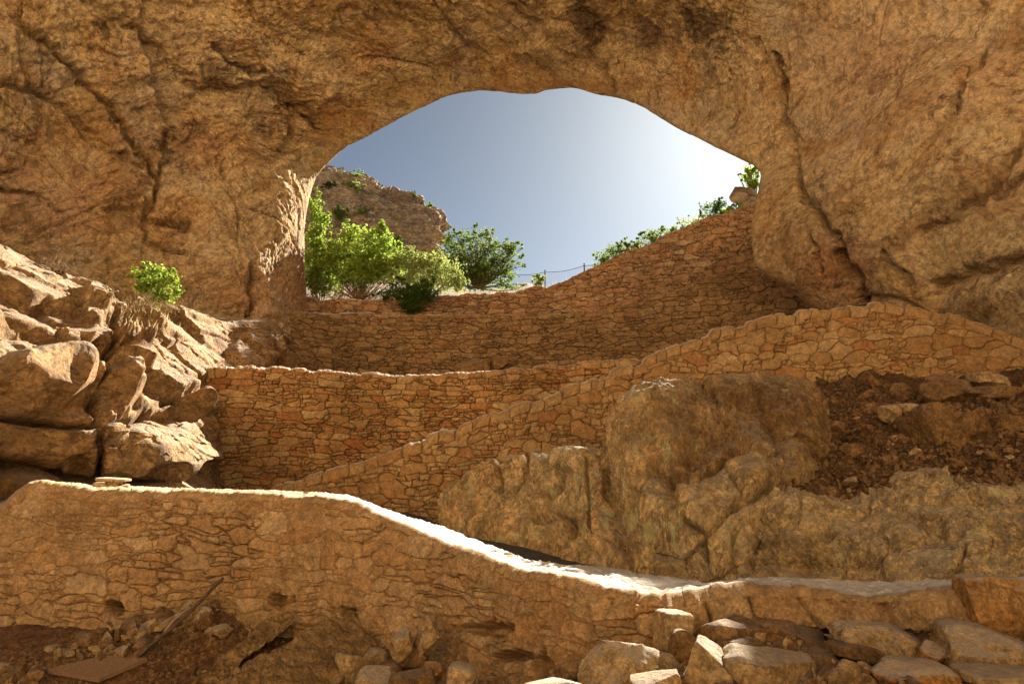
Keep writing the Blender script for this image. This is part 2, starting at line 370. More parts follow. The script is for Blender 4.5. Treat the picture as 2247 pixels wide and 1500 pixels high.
M['wall_low'] = masonry_material('lower_terrace_masonry', ((0.251, 0.137, 0.057), (0.289, 0.171, 0.0722), (0.319, 0.198, 0.0874), (0.274, 0.148, 0.0608), (0.327, 0.209, 0.095), (0.258, 0.144, 0.0608)), (0.114, 0.0669, 0.0304), .8)  # lower tier also darkened in colour for the weaker light there
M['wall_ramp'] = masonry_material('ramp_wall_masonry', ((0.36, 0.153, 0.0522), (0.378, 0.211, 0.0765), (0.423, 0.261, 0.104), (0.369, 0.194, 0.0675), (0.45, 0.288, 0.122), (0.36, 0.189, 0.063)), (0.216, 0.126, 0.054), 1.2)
M['wall_front'] = masonry_material('front_wall_masonry', ((.42, .225, .083), (.47, .28, .115), (.51, .325, .145), (.46, .26, .10), (.53, .35, .165), (.44, .25, .10)), (.36, .215, .088), 2.0, 1.1, 1.1)

# ------------------------------------------------------------------ masonry
def masonry(s, t, sw, sh, seed, joint=(.008, .055), weight=.30, rowvar=.5):
    """rubble coursing on a wall's own (length, height) plane: stone height, stone tone, joint mask"""
    z0 = np.zeros_like(s)
    q = np.stack([s / (sw * 2.2), t / (sh * 3), z0 + seed], -1)
    s = s + .22 * sw * fbm(q, 2, seed) * 1.6; t = t + .45 * sh * fbm(q + 7.7, 2, seed + 3) * 1.6
    q2 = np.stack([s / (sw * .35), t / (sh * .45), z0 + seed + 5.5], -1)
    s = s + .09 * sw * perlin(q2, seed + 8); t = t + .13 * sh * perlin(q2 + 3.3, seed + 9)
    j = np.floor(t / sh).astype(np.int32)
    f1 = np.full(s.shape, 9., np.float32); f2 = f1.copy(); idv = np.zeros_like(f1); id2 = np.zeros_like(f1)
    for dj in (-2, -1, 0, 1, 2):
        jj = j + dj; hr = _hash(jj, jj * 0 + 3, jj * 0, seed)
        off = (hr & np.uint32(1023)).astype(np.float32) / 1023
        swr = sw * (1 - .35 * rowvar + .7 * rowvar * ((hr >> np.uint32(10)) & np.uint32(1023)).astype(np.float32) / 1023)
        i = np.floor(s / swr + off).astype(np.int32)
        for di in (-2, -1, 0, 1, 2):
            ii = i + di; h = _hash(ii, jj, jj * 0 + 7, seed + 1)
            jx = (h & np.uint32(1023)).astype(np.float32) / 1023; jy = ((h >> np.uint32(10)) & np.uint32(1023)).astype(np.float32) / 1023
            wt = ((h >> np.uint32(20)) & np.uint32(1023)).astype(np.float32) / 1023
            cx = (ii - off + .5 + (jx - .5) * .75) * swr; cy_ = (jj + .5 + (jy - .5) * .55) * sh
            ax = np.abs(s - cx) / sw; ay = np.abs(t - cy_) / sh
            d = (ax ** 4 + ay ** 4) ** .25 - weight * wt ** 2 * 1.3
            hid = ((h * np.uint32(2654435761)) >> np.uint32(12)).astype(np.float32) / (2 ** 20)
            near = d < f1
            f2 = np.where(near, f1, np.minimum(f2, d)); idv = np.where(near, hid, idv); id2 = np.where(near, jx, id2); f1 = np.where(near, d, f1)
    # some stones are split again into flat slips
    e = f2 - f1
    thin = idv > .62
    tt2 = t / (sh * .5) + idv * 9; ss2 = s / (sw * .55) + idv * 5
    fr = np.abs(tt2 - np.floor(tt2) - .5); k2 = np.floor(tt2).astype(np.int32)
    fs = np.abs(ss2 + .37 * k2 - np.floor(ss2 + .37 * k2) - .5); k3 = np.floor(ss2 + .37 * k2).astype(np.int32)
    e2 = np.minimum((.5 - fr) * .9, (.5 - fs) * 1.0)
    e = np.where(thin, np.minimum(e, e2), e)
    h3 = _hash(k2, k3, (idv * 1000).astype(np.int32), seed + 4)
    id3 = ((h3 >> np.uint32(9)) & np.uint32(1023)).astype(np.float32) / 1023
    idv = np.where(thin, id3, idv / .62); id2 = np.where(thin, 1 - id3 * .8, id2)
    mask = sstep(joint[0], joint[1], e)
    dome = sstep(joint[0], joint[1] + .25, e)
    return mask, dome, idv, id2

def wall_path(pts, n):
    P = np.array([U(*p) for p in pts]); m = len(P)
    seg = np.r_[0, np.cumsum(np.linalg.norm(np.diff(P[:, :2], axis=0), axis=1))]
    tt = np.interp(np.linspace(0, seg[-1], n), seg, np.arange(m))
    return cr_weights(m, tt) @ P, np.linspace(0, seg[-1], n)

def masonry_wall(name, label, top, base, thick, mat, sw, sh, seed, res=(400, 150), depth=.05, bulge=.03, tone_shift=0, rag=.04, group=None,
                 joint=(.008, .055), smear=0., top_rows=24, cope=None, cope_w=.5, cap=.5, back_line=None, zoff=0., extra=None, weight=.3):
    """a standing rubble wall: front face, top and back, one mesh; top/base are lines of (px, py, depth)"""
    nu, nv = res
    T, s = wall_path(top, nu)
    Bp = np.array([U(*p) for p in base]); seg = np.r_[0, np.cumsum(np.linalg.norm(np.diff(Bp[:, :2], axis=0), axis=1))]
    B = cr_weights(len(base), np.interp(np.linspace(0, seg[-1], nu), seg, np.arange(len(base)))) @ Bp
    T = T + np.array([0, 0, 0.]); tg = np.gradient(T[:, :2], axis=0); tg /= np.linalg.norm(tg, axis=1, keepdims=True)
    hn = np.stack([tg[:, 1], -tg[:, 0], np.zeros(nu)], -1)
    if np.mean(np.sum(hn[:, :2] * T[:, :2], -1)) > 0: hn = -hn
    # ragged top
    k = np.floor(s / (sw * .9)).astype(np.int32); hv = (_hash(k, k * 0 + 2, k * 0, seed + 77) & np.uint32(1023)).astype(float) / 1023
    ker = np.ones(5) / 5; hv = np.convolve(np.pad(hv, 2, mode='edge'), ker, 'valid')
    T = T.copy(); T[:, 2] += zoff; T[:, 2] += rag * (hv - .5) * 2
    vt = np.linspace(0, 1, nv)[None, :, None]
    face = B[:, None] * (1 - vt) + T[:, None] * vt
    w_ = (np.linspace(0, 1, top_rows + 1)[1:])[None, :, None]
    thick_a = np.asarray(thick(T) if callable(thick) else np.full(nu, thick))[:, None, None]
    Bk = T - hn * thick_a[:, 0]
    if back_line is not None:
        tx = project(T)[0]; r_ = rays(tx, np.interp(tx, [q[0] for q in back_line], [q[1] for q in back_line]))
        Bk = r_ * (T[:, 2] / r_[:, 2])[:, None]; thick_a = np.linalg.norm(Bk - T, axis=1)[:, None, None]
    topf = T[:, None] * (1 - w_) + Bk[:, None] * w_
    backv = np.linspace(0, 1, 8)[None, 1:, None]
    back = topf[:, -1:] * (1 - backv) + (np.stack([Bk[:, 0], Bk[:, 1], B[:, 2]], -1)[:, None]) * backv
    P = np.concatenate([face, topf, back], 1); NV = P.shape[1]
    n = grid_normals(P)
    flip = float(np.mean(np.sum(n[:, :nv] * hn[:, None], -1))) < 0
    if flip: n = -n
    S = np.repeat(s[:, None], NV, 1)
    Tt = np.concatenate([face[..., 2], T[:, None, 2] + (thick_a * w_)[..., 0], T[:, None, 2] + thick_a[..., 0] + 3 * backv[..., 0] + 0 * back[..., 2]], 1)
    mask, dome, idv, id2 = masonry(S.ravel(), Tt.ravel(), sw, sh, seed, joint, weight)
    p3 = P.reshape(-1, 3)
    if cope is not None:
        cope = cope(P).ravel() if callable(cope) else np.full(P.shape[:2], cope).ravel(); cope = np.maximum(cope, 1e-3)
        below = (T[:, None, 2] - P[..., 2]).ravel() + .025 * fbm(p3 / .5, 2, seed + 40)
        isc = (below < cope) ; sc = S.ravel() / cope_w + .9 * perlin(np.stack([S.ravel() / (cope_w * 2.6), 0 * S.ravel(), 0 * S.ravel() + seed], -1), seed + 43) + .35 * fbm(p3 / .6, 2, seed + 41)
        kc = np.floor(sc).astype(np.int32); fc = .5 - np.abs(sc - kc - .5); hc = _hash(kc, kc * 0 + 9, kc * 0, seed)
        ec = np.minimum(fc * 1.6, np.abs(below - cope) / cope * .8)
        mc = sstep(.015, .07, ec); hr_ = (hc & np.uint32(1023)).astype(np.float32) / 1023
        mask = np.where(isc, mc, mask); dome = np.where(isc, sstep(.015, .3, ec), dome)
        idv = np.where(isc, .4 + .5 * hr_, idv); id2 = np.where(isc, .35 + .7 * ((hc >> np.uint32(10)) & np.uint32(1023)).astype(np.float32) / 1023, id2)
    sm = sstep(-.45, .12, fbm(p3 / (sw * 3.5), 3, seed + 30)) * (smear(P).ravel() if callable(smear) else smear)
    stone = depth * mask * (.55 + .9 * id2) + bulge * dome + .25 * depth * (ridged(p3 / (sh * .9), 3, seed + 31) - .4) * mask
    lowf = fbm(p3 / (sw * 2), 3, seed + 33)
    d = stone * (1 - sm) + depth * .9 * sm + .018 * fbm(p3 / .09, 3, seed + 32) + .03 * lowf + depth * sm * .6 * (ridged(p3 / (sh * .7), 4, seed + 35) - .4)
    d = d.reshape(nu, NV)
    if extra is not None: d = d + extra(P)
    ke = np.ones(31) / 31
    edge = np.convolve(np.pad(d[:, nv - 1], 15, mode='edge'), ke, 'valid') + .030 * fbm(P[:, nv - 1] / .10, 3, seed + 51)
    we = sstep(.955, 1., np.linspace(0, 1, nv))[None, :] * (1. if back_line is not None else .5)
    d[:, :nv] = d[:, :nv] * (1 - we) + edge[:, None] * we
    wt_ = w_[..., 0]
    top_d = (.05 * (ridged(P[:, nv:nv + top_rows] / np.array([.34, .09, .3]), 4, seed + 50) - .4) + .02 * fbm(P[:, nv:nv + top_rows] / .3, 3, seed + 52)) if back_line is not None else d[:, nv:nv + top_rows] * .8
    d[:, nv:nv + top_rows] = edge[:, None] * (1 - sstep(0, .5, wt_)) + (top_d + .02) * sstep(0, .25, wt_)
    d[:, nv + top_rows:] *= .8
    P2 = P + n * d[..., None]
    jm = np.clip(mask + sm * .0, 0, 1)
    tone = np.clip(idv + tone_shift, 0, 1)
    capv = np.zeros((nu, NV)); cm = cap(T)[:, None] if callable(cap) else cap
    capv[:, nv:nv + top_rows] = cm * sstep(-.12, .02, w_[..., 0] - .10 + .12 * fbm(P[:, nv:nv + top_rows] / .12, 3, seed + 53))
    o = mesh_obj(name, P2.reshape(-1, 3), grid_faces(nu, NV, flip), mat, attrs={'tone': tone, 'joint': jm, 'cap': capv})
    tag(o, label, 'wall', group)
    return o, T, B, hn, Bk

# =================================================================== THE SETTING
# ---- cave vault: inside surface from the mouth's rim over the camera, and the outer face that rises above the mouth
RIM = [(0, 690, 760), (0.5, 674, 650), (1, 668, 560), (1.5, 670, 480), (2, 690, 400), (2.5, 716, 364), (3, 760, 322), (3.5, 815, 292), (4, 870, 262), (4.5, 945, 226),
       (5, 1010, 205), (5.3, 1062, 197), (5.7, 1130, 203), (5.85, 1172, 205), (6, 1200, 197), (6.4, 1262, 193), (6.7, 1310, 206), (7, 1370, 218), (7.5, 1430, 245),
       (8, 1480, 275), (8.5, 1550, 312), (9, 1610, 340), (9.5, 1655, 364), (10, 1668, 388), (10.5, 1660, 435), (11, 1649, 500), (11.5, 1653, 550), (12, 1668, 590), (12.5, 1740, 640), (13, 1850, 740)]
RIMD = [25, 25, 24.7, 24.4, 24, 23.5, 23, 22.3, 21.4, 20.3, 19.4, 18.8, 18.5, 18.2]
STN = [
 [(640, 750, 22.8), (560, 760, 20.9), (400, 800, 20.4), (100, 860, 18.6), (-350, 960, 15), (-10.5, -4, -1.5)],
 [(624, 565, 22.6), (550, 575, 21.0), (330, 590, 19.4), (0, 600, 17.4), (-400, 620, 13.6), (-11, -4, 3)],
 [(636, 390, 22.7), (550, 380, 20.9), (300, 350, 18.6), (0, 330, 15.5), (-400, 280, 11.6), (-11, -4, 6)],
 [(700, 290, 22.8), (580, 250, 20.2), (360, 150, 16.4), (100, 40, 13), (-300, -150, 9.5), (-9, -4, 8.5)],
 [(800, 210, 22.2), (700, 150, 19.6), (540, 20, 15.8), (380, -120, 12.4), (150, -450, 8.5), (-6.5, -4, 9.5)],
 [(975, 145, 21.5), (920, 80, 18.9), (840, -50, 15.2), (760, -230, 11.6), (650, -600, 7.5), (-3.5, -4, 9.5)],
 [(1200, 130, 20.8), (1190, 60, 18.2), (1180, -70, 14.6), (1170, -250, 11), (1150, -650, 7), (0, -4, 9.5)],
 [(1400, 150, 20.2), (1430, 70, 17.6), (1470, -60, 14), (1520, -240, 10.5), (1600, -620, 7), (2.5, -4, 9)],
 [(1540, 210, 19.4), (1600, 120, 17), (1690, -20, 13.6), (1800, -220, 10.2), (2000, -550, 7), (5, -4, 8.5)],
 [(1690, 280, 18.3), (1770, 190, 16.2), (1920, 30, 13), (2150, -150, 9.8), (2550, -400, 7), (7.5, -4, 7.5)],
 [(1735, 350, 17.6), (1830, 290, 15.7), (2010, 180, 12.8), (2300, 60, 9.8), (2800, -80, 7.2), (9, -4, 6)],
 [(1730, 480, 17.2), (1820, 450, 15.6), (2010, 400, 13), (2300, 350, 10.2), (2850, 280, 7.6), (9.5, -4, 4)],
 [(1750, 590, 17.3), (1840, 580, 16.1), (2020, 570, 13.8), (2300, 580, 11), (2850, 600, 8.4), (9.8, -4, 2)],
 [(1885, 740, 17.4), (1945, 750, 16.4), (2090, 770, 14.8), (2350, 830, 12.4), (2850, 960, 9.2), (10, -4, -1.5)]]
def build_vault():
    ncol = 14
    nu = 1150
    tu = np.linspace(0, ncol - 1, nu)
    ru = np.array([r[0] for r in RIM]); 
    rp = cr_weights(len(RIM), np.interp(tu, ru, np.arange(len(RIM))))
    rpx = rp @ np.array([r[1] for r in RIM], float); rpy = rp @ np.array([r[2] for r in RIM], float)
    rim = U(rpx, rpy, cr_weights(ncol, tu) @ np.array(RIMD, float))
    W = cr_weights(ncol, tu)
    sts = []
    for k in range(6):
        al = [.02, .06, .14, .30, .38, .38, .38, .38, .38, .36, .34, .3, .25, .15]
        c = np.array([U(STN[i][k][0], STN[i][k][1], STN[i][k][2] + al[i] * (RIMD[i] - STN[i][k][2])) if k < 5 else np.array(STN[i][k], float) for i in range(ncol)])
        sts.append(W @ c)
    ctr = np.array([0.6, 0, 8.0])
    rad = rim - ctr; rad[:, 1] = 0; rad /= np.linalg.norm(rad, axis=1, keepdims=True)
    e1 = rim + rad * .85 + np.array([0, .45, 0]); e2 = rim + rad * 1.9 + np.array([0, 1.3, 0]); e3 = rim + rad * 2.6 + np.array([0, 2.0, 0]); e4 = rim + rad * 4.0 + np.array([0, .5, 0])
    for e in (e3, e4): e[:, 2] = np.maximum(e[:, 2], rim[:, 2] - 3)
    C = np.stack([e4, e3, e2, e1, rim] + sts, 1)          # (nu, 11, 3)
    tv = np.concatenate([np.linspace(0, 2, 24)[:-1], np.linspace(2, 4, 70)[:-1], np.linspace(4, 8.2, 700)[:-1], np.linspace(8.2, 9.0, 60)])
    P = np.einsum('jb,ibk->ijk', cr_weights(11, tv), C)
    nv = P.shape[1]
    vb = np.linspace(8.2, 9.0, 60)
    for i in np.where(tu > 10.8)[0]:
        vx = 8.2 + (vb - 8.2) * (1 + 1.25 * sstep(10.8, 12.3, tu[i])); P[i, -60:] = cr_weights(11, vx) @ C[i]
    n = grid_normals(P)
    # the roof's normals must look into the cave
    flip = float(np.mean(np.sum(n[:, 200:700] * P[:, 200:700], -1))) > 0
    if flip: n = -n
    px, py = project(P)
    # warped direction of the bedding: down and away on the left wall, down and near on the right
    Rm = np.array(Matrix.Rotation(R(-40), 3, 'X')) @ np.diag([1., .5, 1.35])
    flat = P.reshape(-1, 3)
    d = rock_disp(flat, 3, crease=.35, big=(5, .42), mid=(2.4, .26), fine=(.55, .15), micro=(.17, .07), block=(2.8, .26), crack=.22, stretch=Rm, crack_w=.05).reshape(P.shape[:2])
    # bedding: grooves that run from the mouth outwards, measured on the surface itself
    fu = np.cumsum(np.r_[0, np.linalg.norm(np.diff(P[:, 300], axis=0), axis=1)])[:, None] + 0 * px
    fv = np.concatenate([np.zeros((nu, 1)), np.cumsum(np.linalg.norm(np.diff(P, axis=1), axis=2), axis=1)], 1)
    fl = np.stack([fu + .35 * fv, fv, 0 * fu], -1)
    wv = np.stack([fbm(P / 2.2, 3, 95), fbm(P / 2.2 + 40, 3, 96), 0 * fu], -1) * .9
    g1 = (fl + wv) / np.array([.95, 4.6, 1]); g2 = (fl + wv) / np.array([.32, 1.5, 1])
    left = 1 - .6 * sstep(1250, 1650, px)
    pm = .45 + .8 * sstep(-.2, .3, fbm(P / 3.2, 2, 97))
    d = d - left * pm * (.26 * (ridged(g1, 3, 98) - .4) + .10 * (ridged(g2, 3, 99) - .4))
    smooth_right = sstep(1480, 1780, px) * .62      # the right-hand wall is water-smoothed
    d = d * (1 - smooth_right)
    j1 = fbm(P / .5, 3, 90); j2 = fbm(P / .5 + 50, 3, 91)
    L = [([(20, 20), (160, 150), (250, 240), (300, 320), (345, 400), (340, 440), (312, 475)], 8, .55),
         ([(360, 290), (372, 350), (345, 400)], 7, .4),
         ([(470, 100), (505, 135), (525, 150), (572, 153)], 8, .5),
         ([(180, 0), (290, 60), (380, 140), (440, 200), (540, 190), (590, 175)], 12, .4),
         ([(0, 175), (60, 185), (130, 215), (240, 330), (300, 360)], 10, .4), ([(230, 468), (290, 470), (330, 492), (410, 505)], 6, .35),
         ([(440, 270), (478, 310), (484, 400)], 8, .25), ([(390, 330), (440, 290), (478, 310)], 8, .25),
         ([(590, 190), (640, 235), (700, 280)], 9, .5), ([(600, 180), (625, 210), (650, 260), (640, 330)], 14, .45),
         ([(0, 420), (80, 430), (130, 470)], 6, .25), ([(550, 590), (556, 680)], 8, .5), ([(320, 475), (318, 540), (400, 560)], 5, .25),
         ([(1700, 120), (1722, 300), (1758, 420), (1800, 470), (1845, 540), (1868, 590), (1905, 665)], 8, .5),
         ([(1840, 560), (1880, 610), (1900, 690)], 12, .9),
         ([(1790, 520), (1795, 590)], 4, .2), ([(2247, 290), (2215, 350), (2170, 420), (2090, 470), (2010, 510)], 9, .35), ([(2160, 120), (2120, 170), (2100, 260), (2040, 330)], 7, .25),
         ([(1945, 560), (2005, 615)], 10, .3), ([(1660, 90), (1700, 200), (1745, 330)], 9, .2), ([(2060, 640), (2247, 560)], 14, .4), ([(2247, 380), (2180, 430)], 8, .3),
         ([(1250, 0), (1330, 90), (1480, 190), (1600, 300)], 9, .12), ([(1120, 30), (1230, 100), (1330, 160)], 10, .25),
         ([(850, 0), (960, 60), (1050, 130), (1100, 190)], 10, .25)]
    d = d - polyline_field(px + j1 * 26, py + j2 * 26, L)
    # hanging buttresses of the left wall
    for (bx, by, br, bh) in ((440, 420, 110, .7), (300, 420, 90, .35), (620, 470, 70, .5), (150, 480, 130, .4), (520, 560, 90, .4), (1850, 420, 90, .3), (1730, 520, 80, .3), (560, 60, 120, .5), (760, 210, 80, .35), (2050, 300, 150, .3), (1960, 590, 70, .3)):
        d = d + bh * np.exp(-(((px - bx) / br) ** 2 + ((py - by) / br) ** 2) ** 1.5)
    vv = tv[None, :]
    m = .085 + .915 * sstep(0, 1.7, np.abs(vv - 4)); m = np.where(vv > 8.4, m * (1 - .6 * sstep(8.4, 10, vv)), m)
    P2 = P + n * (d * m)[..., None]
    # manganese and soot stains on the roof, rusty tint low on the walls
    def blob(l): 
        o = np.zeros(px.shape, np.float32)
        for (bx, by, rx, ry, a) in l: o = np.maximum(o, a * np.exp(-(((px - bx) / rx) ** 2 + ((py - by) / ry) ** 2)))
        return o
    ins = sstep(4.0, 4.2, vv)
    stain = blob([(1540, 60, 110, 70, 1), (1430, 80, 60, 60, .8), (1290, 70, 60, 60, 1), (1160, 20, 60, 60, .7), (1400, 170, 90, 50, .5), (960, 110, 130, 70, .55), (700, 60, 150, 80, .5), (470, 170, 90, 60, .7),
                  (600, 250, 90, 70, .7), (270, 50, 90, 60, .5), (660, 220, 50, 70, .6), (1800, 400, 40, 40, .6), (1960, 580, 60, 60, .55), (1850, 60, 40, 120, .3), (60, 170, 110, 40, .4), (1150, 120, 90, 50, .5),
                  (2150, 560, 120, 50, .5), (560, 520, 40, 110, .35)]) * ins
    tint = np.clip(blob([(1830, 600, 110, 90, .9), (1730, 560, 60, 60, .4), (670, 600, 30, 120, .9), (520, 640, 90, 60, .5), (2200, 420, 90, 60, .5), (1250, 190, 200, 14, .6), (160, 490, 60, 40, .3)]), 0, 1) * ins
    pink = np.clip(blob([(130, 460, 130, 80, 1), (30, 380, 80, 60, .7), (450, 320, 60, 40, .7), (620, 640, 70, 60, .5), (1900, 150, 200, 160, .45), (2150, 200, 120, 100, .4), (560, 660, 80, 50, .5)]), 0, 1) * ins
    o = mesh_obj('cave_vault', P2.reshape(-1, 3), grid_faces(nu, nv, flip), M['cave'], attrs={'stain': stain, 'tint': tint, 'fu': fl[..., 0], 'fv': fl[..., 1], 'pink': pink})
    o['kind'] = 'structure'
build_vault()

# ---- rock slope on the left under the cave wall
SLOPE = np.array([
 [U(-500, 420, 13.1), U(-500, 420, 10.6), U(-500, 600, 9.2), U(-500, 770, 7.8), U(-500, 985, 7.5), U(-500, 1010, 8.4), U(-500, 1280, 7.6)],
 [U(-200, 510, 14.7), U(-200, 495, 12.2), U(-200, 635, 10.4), U(-200, 765, 8.8), U(-200, 975, 8.4), U(-200, 1000, 9.3), U(-200, 1260, 8.3)],
 [U(0, 590, 16.3), U(0, 538, 13.8), U(0, 655, 11.6), U(0, 775, 9.7), U(0, 980, 9.4), U(0, 1000, 10.3), U(0, 1240, 9.0)],
 [U(130, 640, 17.4), U(130, 590, 14.9), U(130, 695, 12.7), U(130, 810, 10.6), U(130, 985, 10.3), U(130, 1005, 11.2), U(130, 1220, 9.9)],
 [U(300, 710, 19), U(300, 642, 16.5), U(300, 740, 14.0), U(300, 900, 11.4), U(300, 1000, 11.1), U(300, 1020, 12.0), U(300, 1200, 10.7)],
 [U(420, 730, 21), U(420, 680, 18.4), U(420, 770, 15.7), U(420, 910, 13.0), U(420, 1015, 12.6), U(420, 1035, 13.2), U(420, 1190, 12.2)],
 [U(500, 740, 22.8), U(500, 696, 20.2), U(500, 775, 17.9), U(500, 870, 16.1), U(500, 1000, 15.6), U(500, 1040, 15.7), U(500, 1110, 15.3)],
 [U(590, 760, 24.2), U(590, 702, 21.8), U(585, 760, 20.0), U(580, 830, 18.6), U(580, 940, 18.2), U(580, 1040, 18.2), U(580, 1110, 18.2)],
 [U(665, 860, 24.0), U(640, 765, 22.2), U(655, 810, 21.2), U(655, 850, 20.8), U(650, 940, 20.6), U(650, 1040, 20.6), U(650, 1110, 20.6)]])
slope_lines = [([(160, 760), (185, 850), (215, 930), (220, 1010)], 7, .35), ([(245, 700), (240, 760), (215, 820), (200, 900)], 8, .4), ([(0, 905), (80, 925), (200, 935), (330, 900)], 8, .45),
               ([(250, 640), (290, 720), (300, 760), (245, 800)], 8, .35), ([(510, 740), (560, 780), (610, 810)], 6, .3), ([(590, 740), (600, 790), (650, 810)], 5, .3), ([(360, 880), (400, 880), (440, 870)], 6, .3),
               ([(60, 770), (160, 790), (250, 800)], 6, .3), ([(350, 900), (380, 925)], 6, .25)]
Rs = np.diag([.8, .8, 1.3])
def slope_ledges(P):
    px, py = project(P)
    t = (P[..., 2] + .55 * fbm(P / 1.6, 3, 15) + .25 * P[..., 0] * 0) / .95; f = t - np.floor(t)
    w1 = sstep(520, 400, px) * (1 - .75 * np.exp(-(((px - 385 + .3 * (py - 800)) / 75) ** 2 + ((py - 800) / 130) ** 2) ** 2)) * sstep(545, 610, py - .28 * px)
    d = .46 * (sstep(0., .16, f) - f) * w1
    for bx, by, rx, ry, h in ((268, 815, 36, 90, .26), (195, 690, 30, 55, .3), (75, 850, 105, 60, .35), (560, 770, 60, 40, .25)):
        d = d + h * sstep(1.15, .75, np.hypot((px - bx) / rx, (py - by) / ry))
    return d
rock_patch('rock_slope', SLOPE, 900, 640, M['slope'], 11, extra=slope_ledges, lines=slope_lines, crease=.4, big=(3, .22), mid=(1.2, .12), fine=(.34, .075), micro=(.11, .016), block=(1.7, .18), crack=.2, stretch=Rs, crack_w=.07)

# ---- limestone outcrop on the right, above the path
OC = [  # px columns: bottom, low, mid, high, crest, back
 [(960, 1190, 10.2), (965, 1160, 10.3), (968, 1130, 10.5), (972, 1105, 10.7), (980, 1085, 10.9), (985, 1120, 12.4)],
 [(1080, 1215, 9.5), (1080, 1170, 9.5), (1080, 1120, 9.8), (1080, 1060, 10.1), (1085, 1012, 10.4), (1095, 1040, 12.2)],
 [(1180, 1240, 8.9), (1180, 1180, 9.0), (1180, 1120, 9.3), (1180, 1050, 9.7), (1185, 1000, 10.1), (1195, 1030, 12.0)],
 [(1265, 1262, 8.3), (1265, 1190, 8.4), (1265, 1110, 8.7), (1265, 1030, 9.1), (1262, 985, 9.6), (1262, 1020, 11.8)],
 [(1340, 1275, 7.9), (1340, 1200, 7.95), (1340, 1120, 8.4), (1340, 1040, 8.9), (1338, 985, 9.4), (1340, 1020, 11.6)],
 [(1400, 1285, 7.5), (1395, 1190, 7.55), (1390, 1090, 7.8), (1380, 990, 8.35), (1382, 895, 9.1), (1420, 950, 11.6)],
 [(1490, 1298, 7.1), (1480, 1190, 7.1), (1470, 1080, 7.4), (1460, 960, 8.2), (1455, 866, 9.3), (1480, 930, 11.6)],
 [(1590, 1312, 6.7), (1580, 1200, 6.75), (1570, 1080, 7.2), (1560, 950, 8.3), (1565, 842, 9.7), (1580, 920, 11.6)],
 [(1680, 1320, 6.6), (1680, 1210, 6.7), (1680, 1090, 7.4), (1690, 960, 8.6), (1700, 838, 10.1), (1700, 920, 11.8)],
 [(1735, 1330, 7.2), (1740, 1230, 7.3), (1750, 1110, 8.0), (1775, 980, 9.2), (1785, 860, 10.6), (1780, 930, 11.9)],
 [(1745, 1340, 8.4), (1760, 1240, 8.6), (1785, 1130, 9.2), (1825, 1020, 10.0), (1838, 940, 11.2), (1830, 980, 12.2)]]
OCW = np.array([[U(*p) for p in c] for c in OC])
def oc_extra(P):
    px, py = project(P)
    w1 = 22 * fbm(P / .5, 3, 7); px = px + w1; py = py + w1 + .45 * (px - 1500)
    d = -.26 * np.exp(-(((px - 1520) / 85) ** 2 + ((py - 1010) / 26) ** 2))
    py = py - .45 * (px - 1500)
    d += .16 * np.exp(-(((px - 1480) / 130) ** 2 + ((py - 880) / 60) ** 2)) + .2 * np.exp(-(((px - 1640) / 50) ** 2 + ((py - 1080) / 90) ** 2))
    d += .05 * np.sin(px / 17 + 3 * fbm(P / 1.2, 2, 5)) * sstep(960, 1060, py) * sstep(1240, 1300, px) * (1 - sstep(1500, 1600, px)) * .6
    return d
def oc_dark(P):
    px, py = project(P); return .6 * np.exp(-(((px - 1530) / 90) ** 2 + ((py - 985 + .3 * (px - 1530)) / 40) ** 2)) + .5 * np.exp(-(((px - 1700) / 110) ** 2 + ((py - 930) / 70) ** 2)) + .5 * np.exp(-(((px - 1600) / 200) ** 2 + ((py - 880) / 30) ** 2))  # darker in the hollow, on the right shoulder and near the crest
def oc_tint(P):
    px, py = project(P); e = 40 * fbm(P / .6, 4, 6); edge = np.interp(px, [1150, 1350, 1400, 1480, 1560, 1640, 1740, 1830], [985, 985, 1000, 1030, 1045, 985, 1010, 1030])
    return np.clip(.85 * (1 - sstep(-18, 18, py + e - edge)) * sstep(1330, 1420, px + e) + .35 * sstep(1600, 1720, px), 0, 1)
oc_lines = [([(1425, 1000), (1480, 1030), (1520, 1045), (1560, 1025), (1640, 985)], 13, .26), ([(1395, 915), (1450, 1000), (1470, 1090)], 16, .12), ([(1660, 870), (1720, 960), (1740, 1060)], 12, .22), ([(1540, 850), (1640, 900), (1700, 900)], 8, .12), ([(1610, 1120), (1680, 1100), (1690, 1200)], 8, .2), ([(1345, 1000), (1335, 1080), (1350, 1250)], 7, .15), ([(1690, 1200), (1660, 1240), (1600, 1300)], 5, .22), ([(1500, 1140), (1540, 1165), (1545, 1230)], 5, .18), ([(1100, 1010), (1090, 1080), (1040, 1130)], 7, .2), ([(1235, 1010), (1200, 1070), (1170, 1130), (1250, 1135)], 7, .28),
            ([(1330, 1060), (1345, 1180)], 4, .12), ([(1250, 1130), (1255, 1200)], 6, .25), ([(1160, 1000), (1130, 1080)], 5, .14), ([(1290, 1010), (1290, 1160)], 4, .1)]
rock_patch('limestone_outcrop', OCW, 620, 380, M['boulder'], 21, lines=oc_lines, extra=oc_extra, attrs={'stain': oc_dark, 'tint': oc_tint}, kind=None,
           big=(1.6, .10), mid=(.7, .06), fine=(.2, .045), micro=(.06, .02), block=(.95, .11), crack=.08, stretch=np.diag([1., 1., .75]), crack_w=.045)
tag(bpy.data.objects['limestone_outcrop'], 'big hump of ochre limestone with a dark hollow, rising beside the path', 'rock')

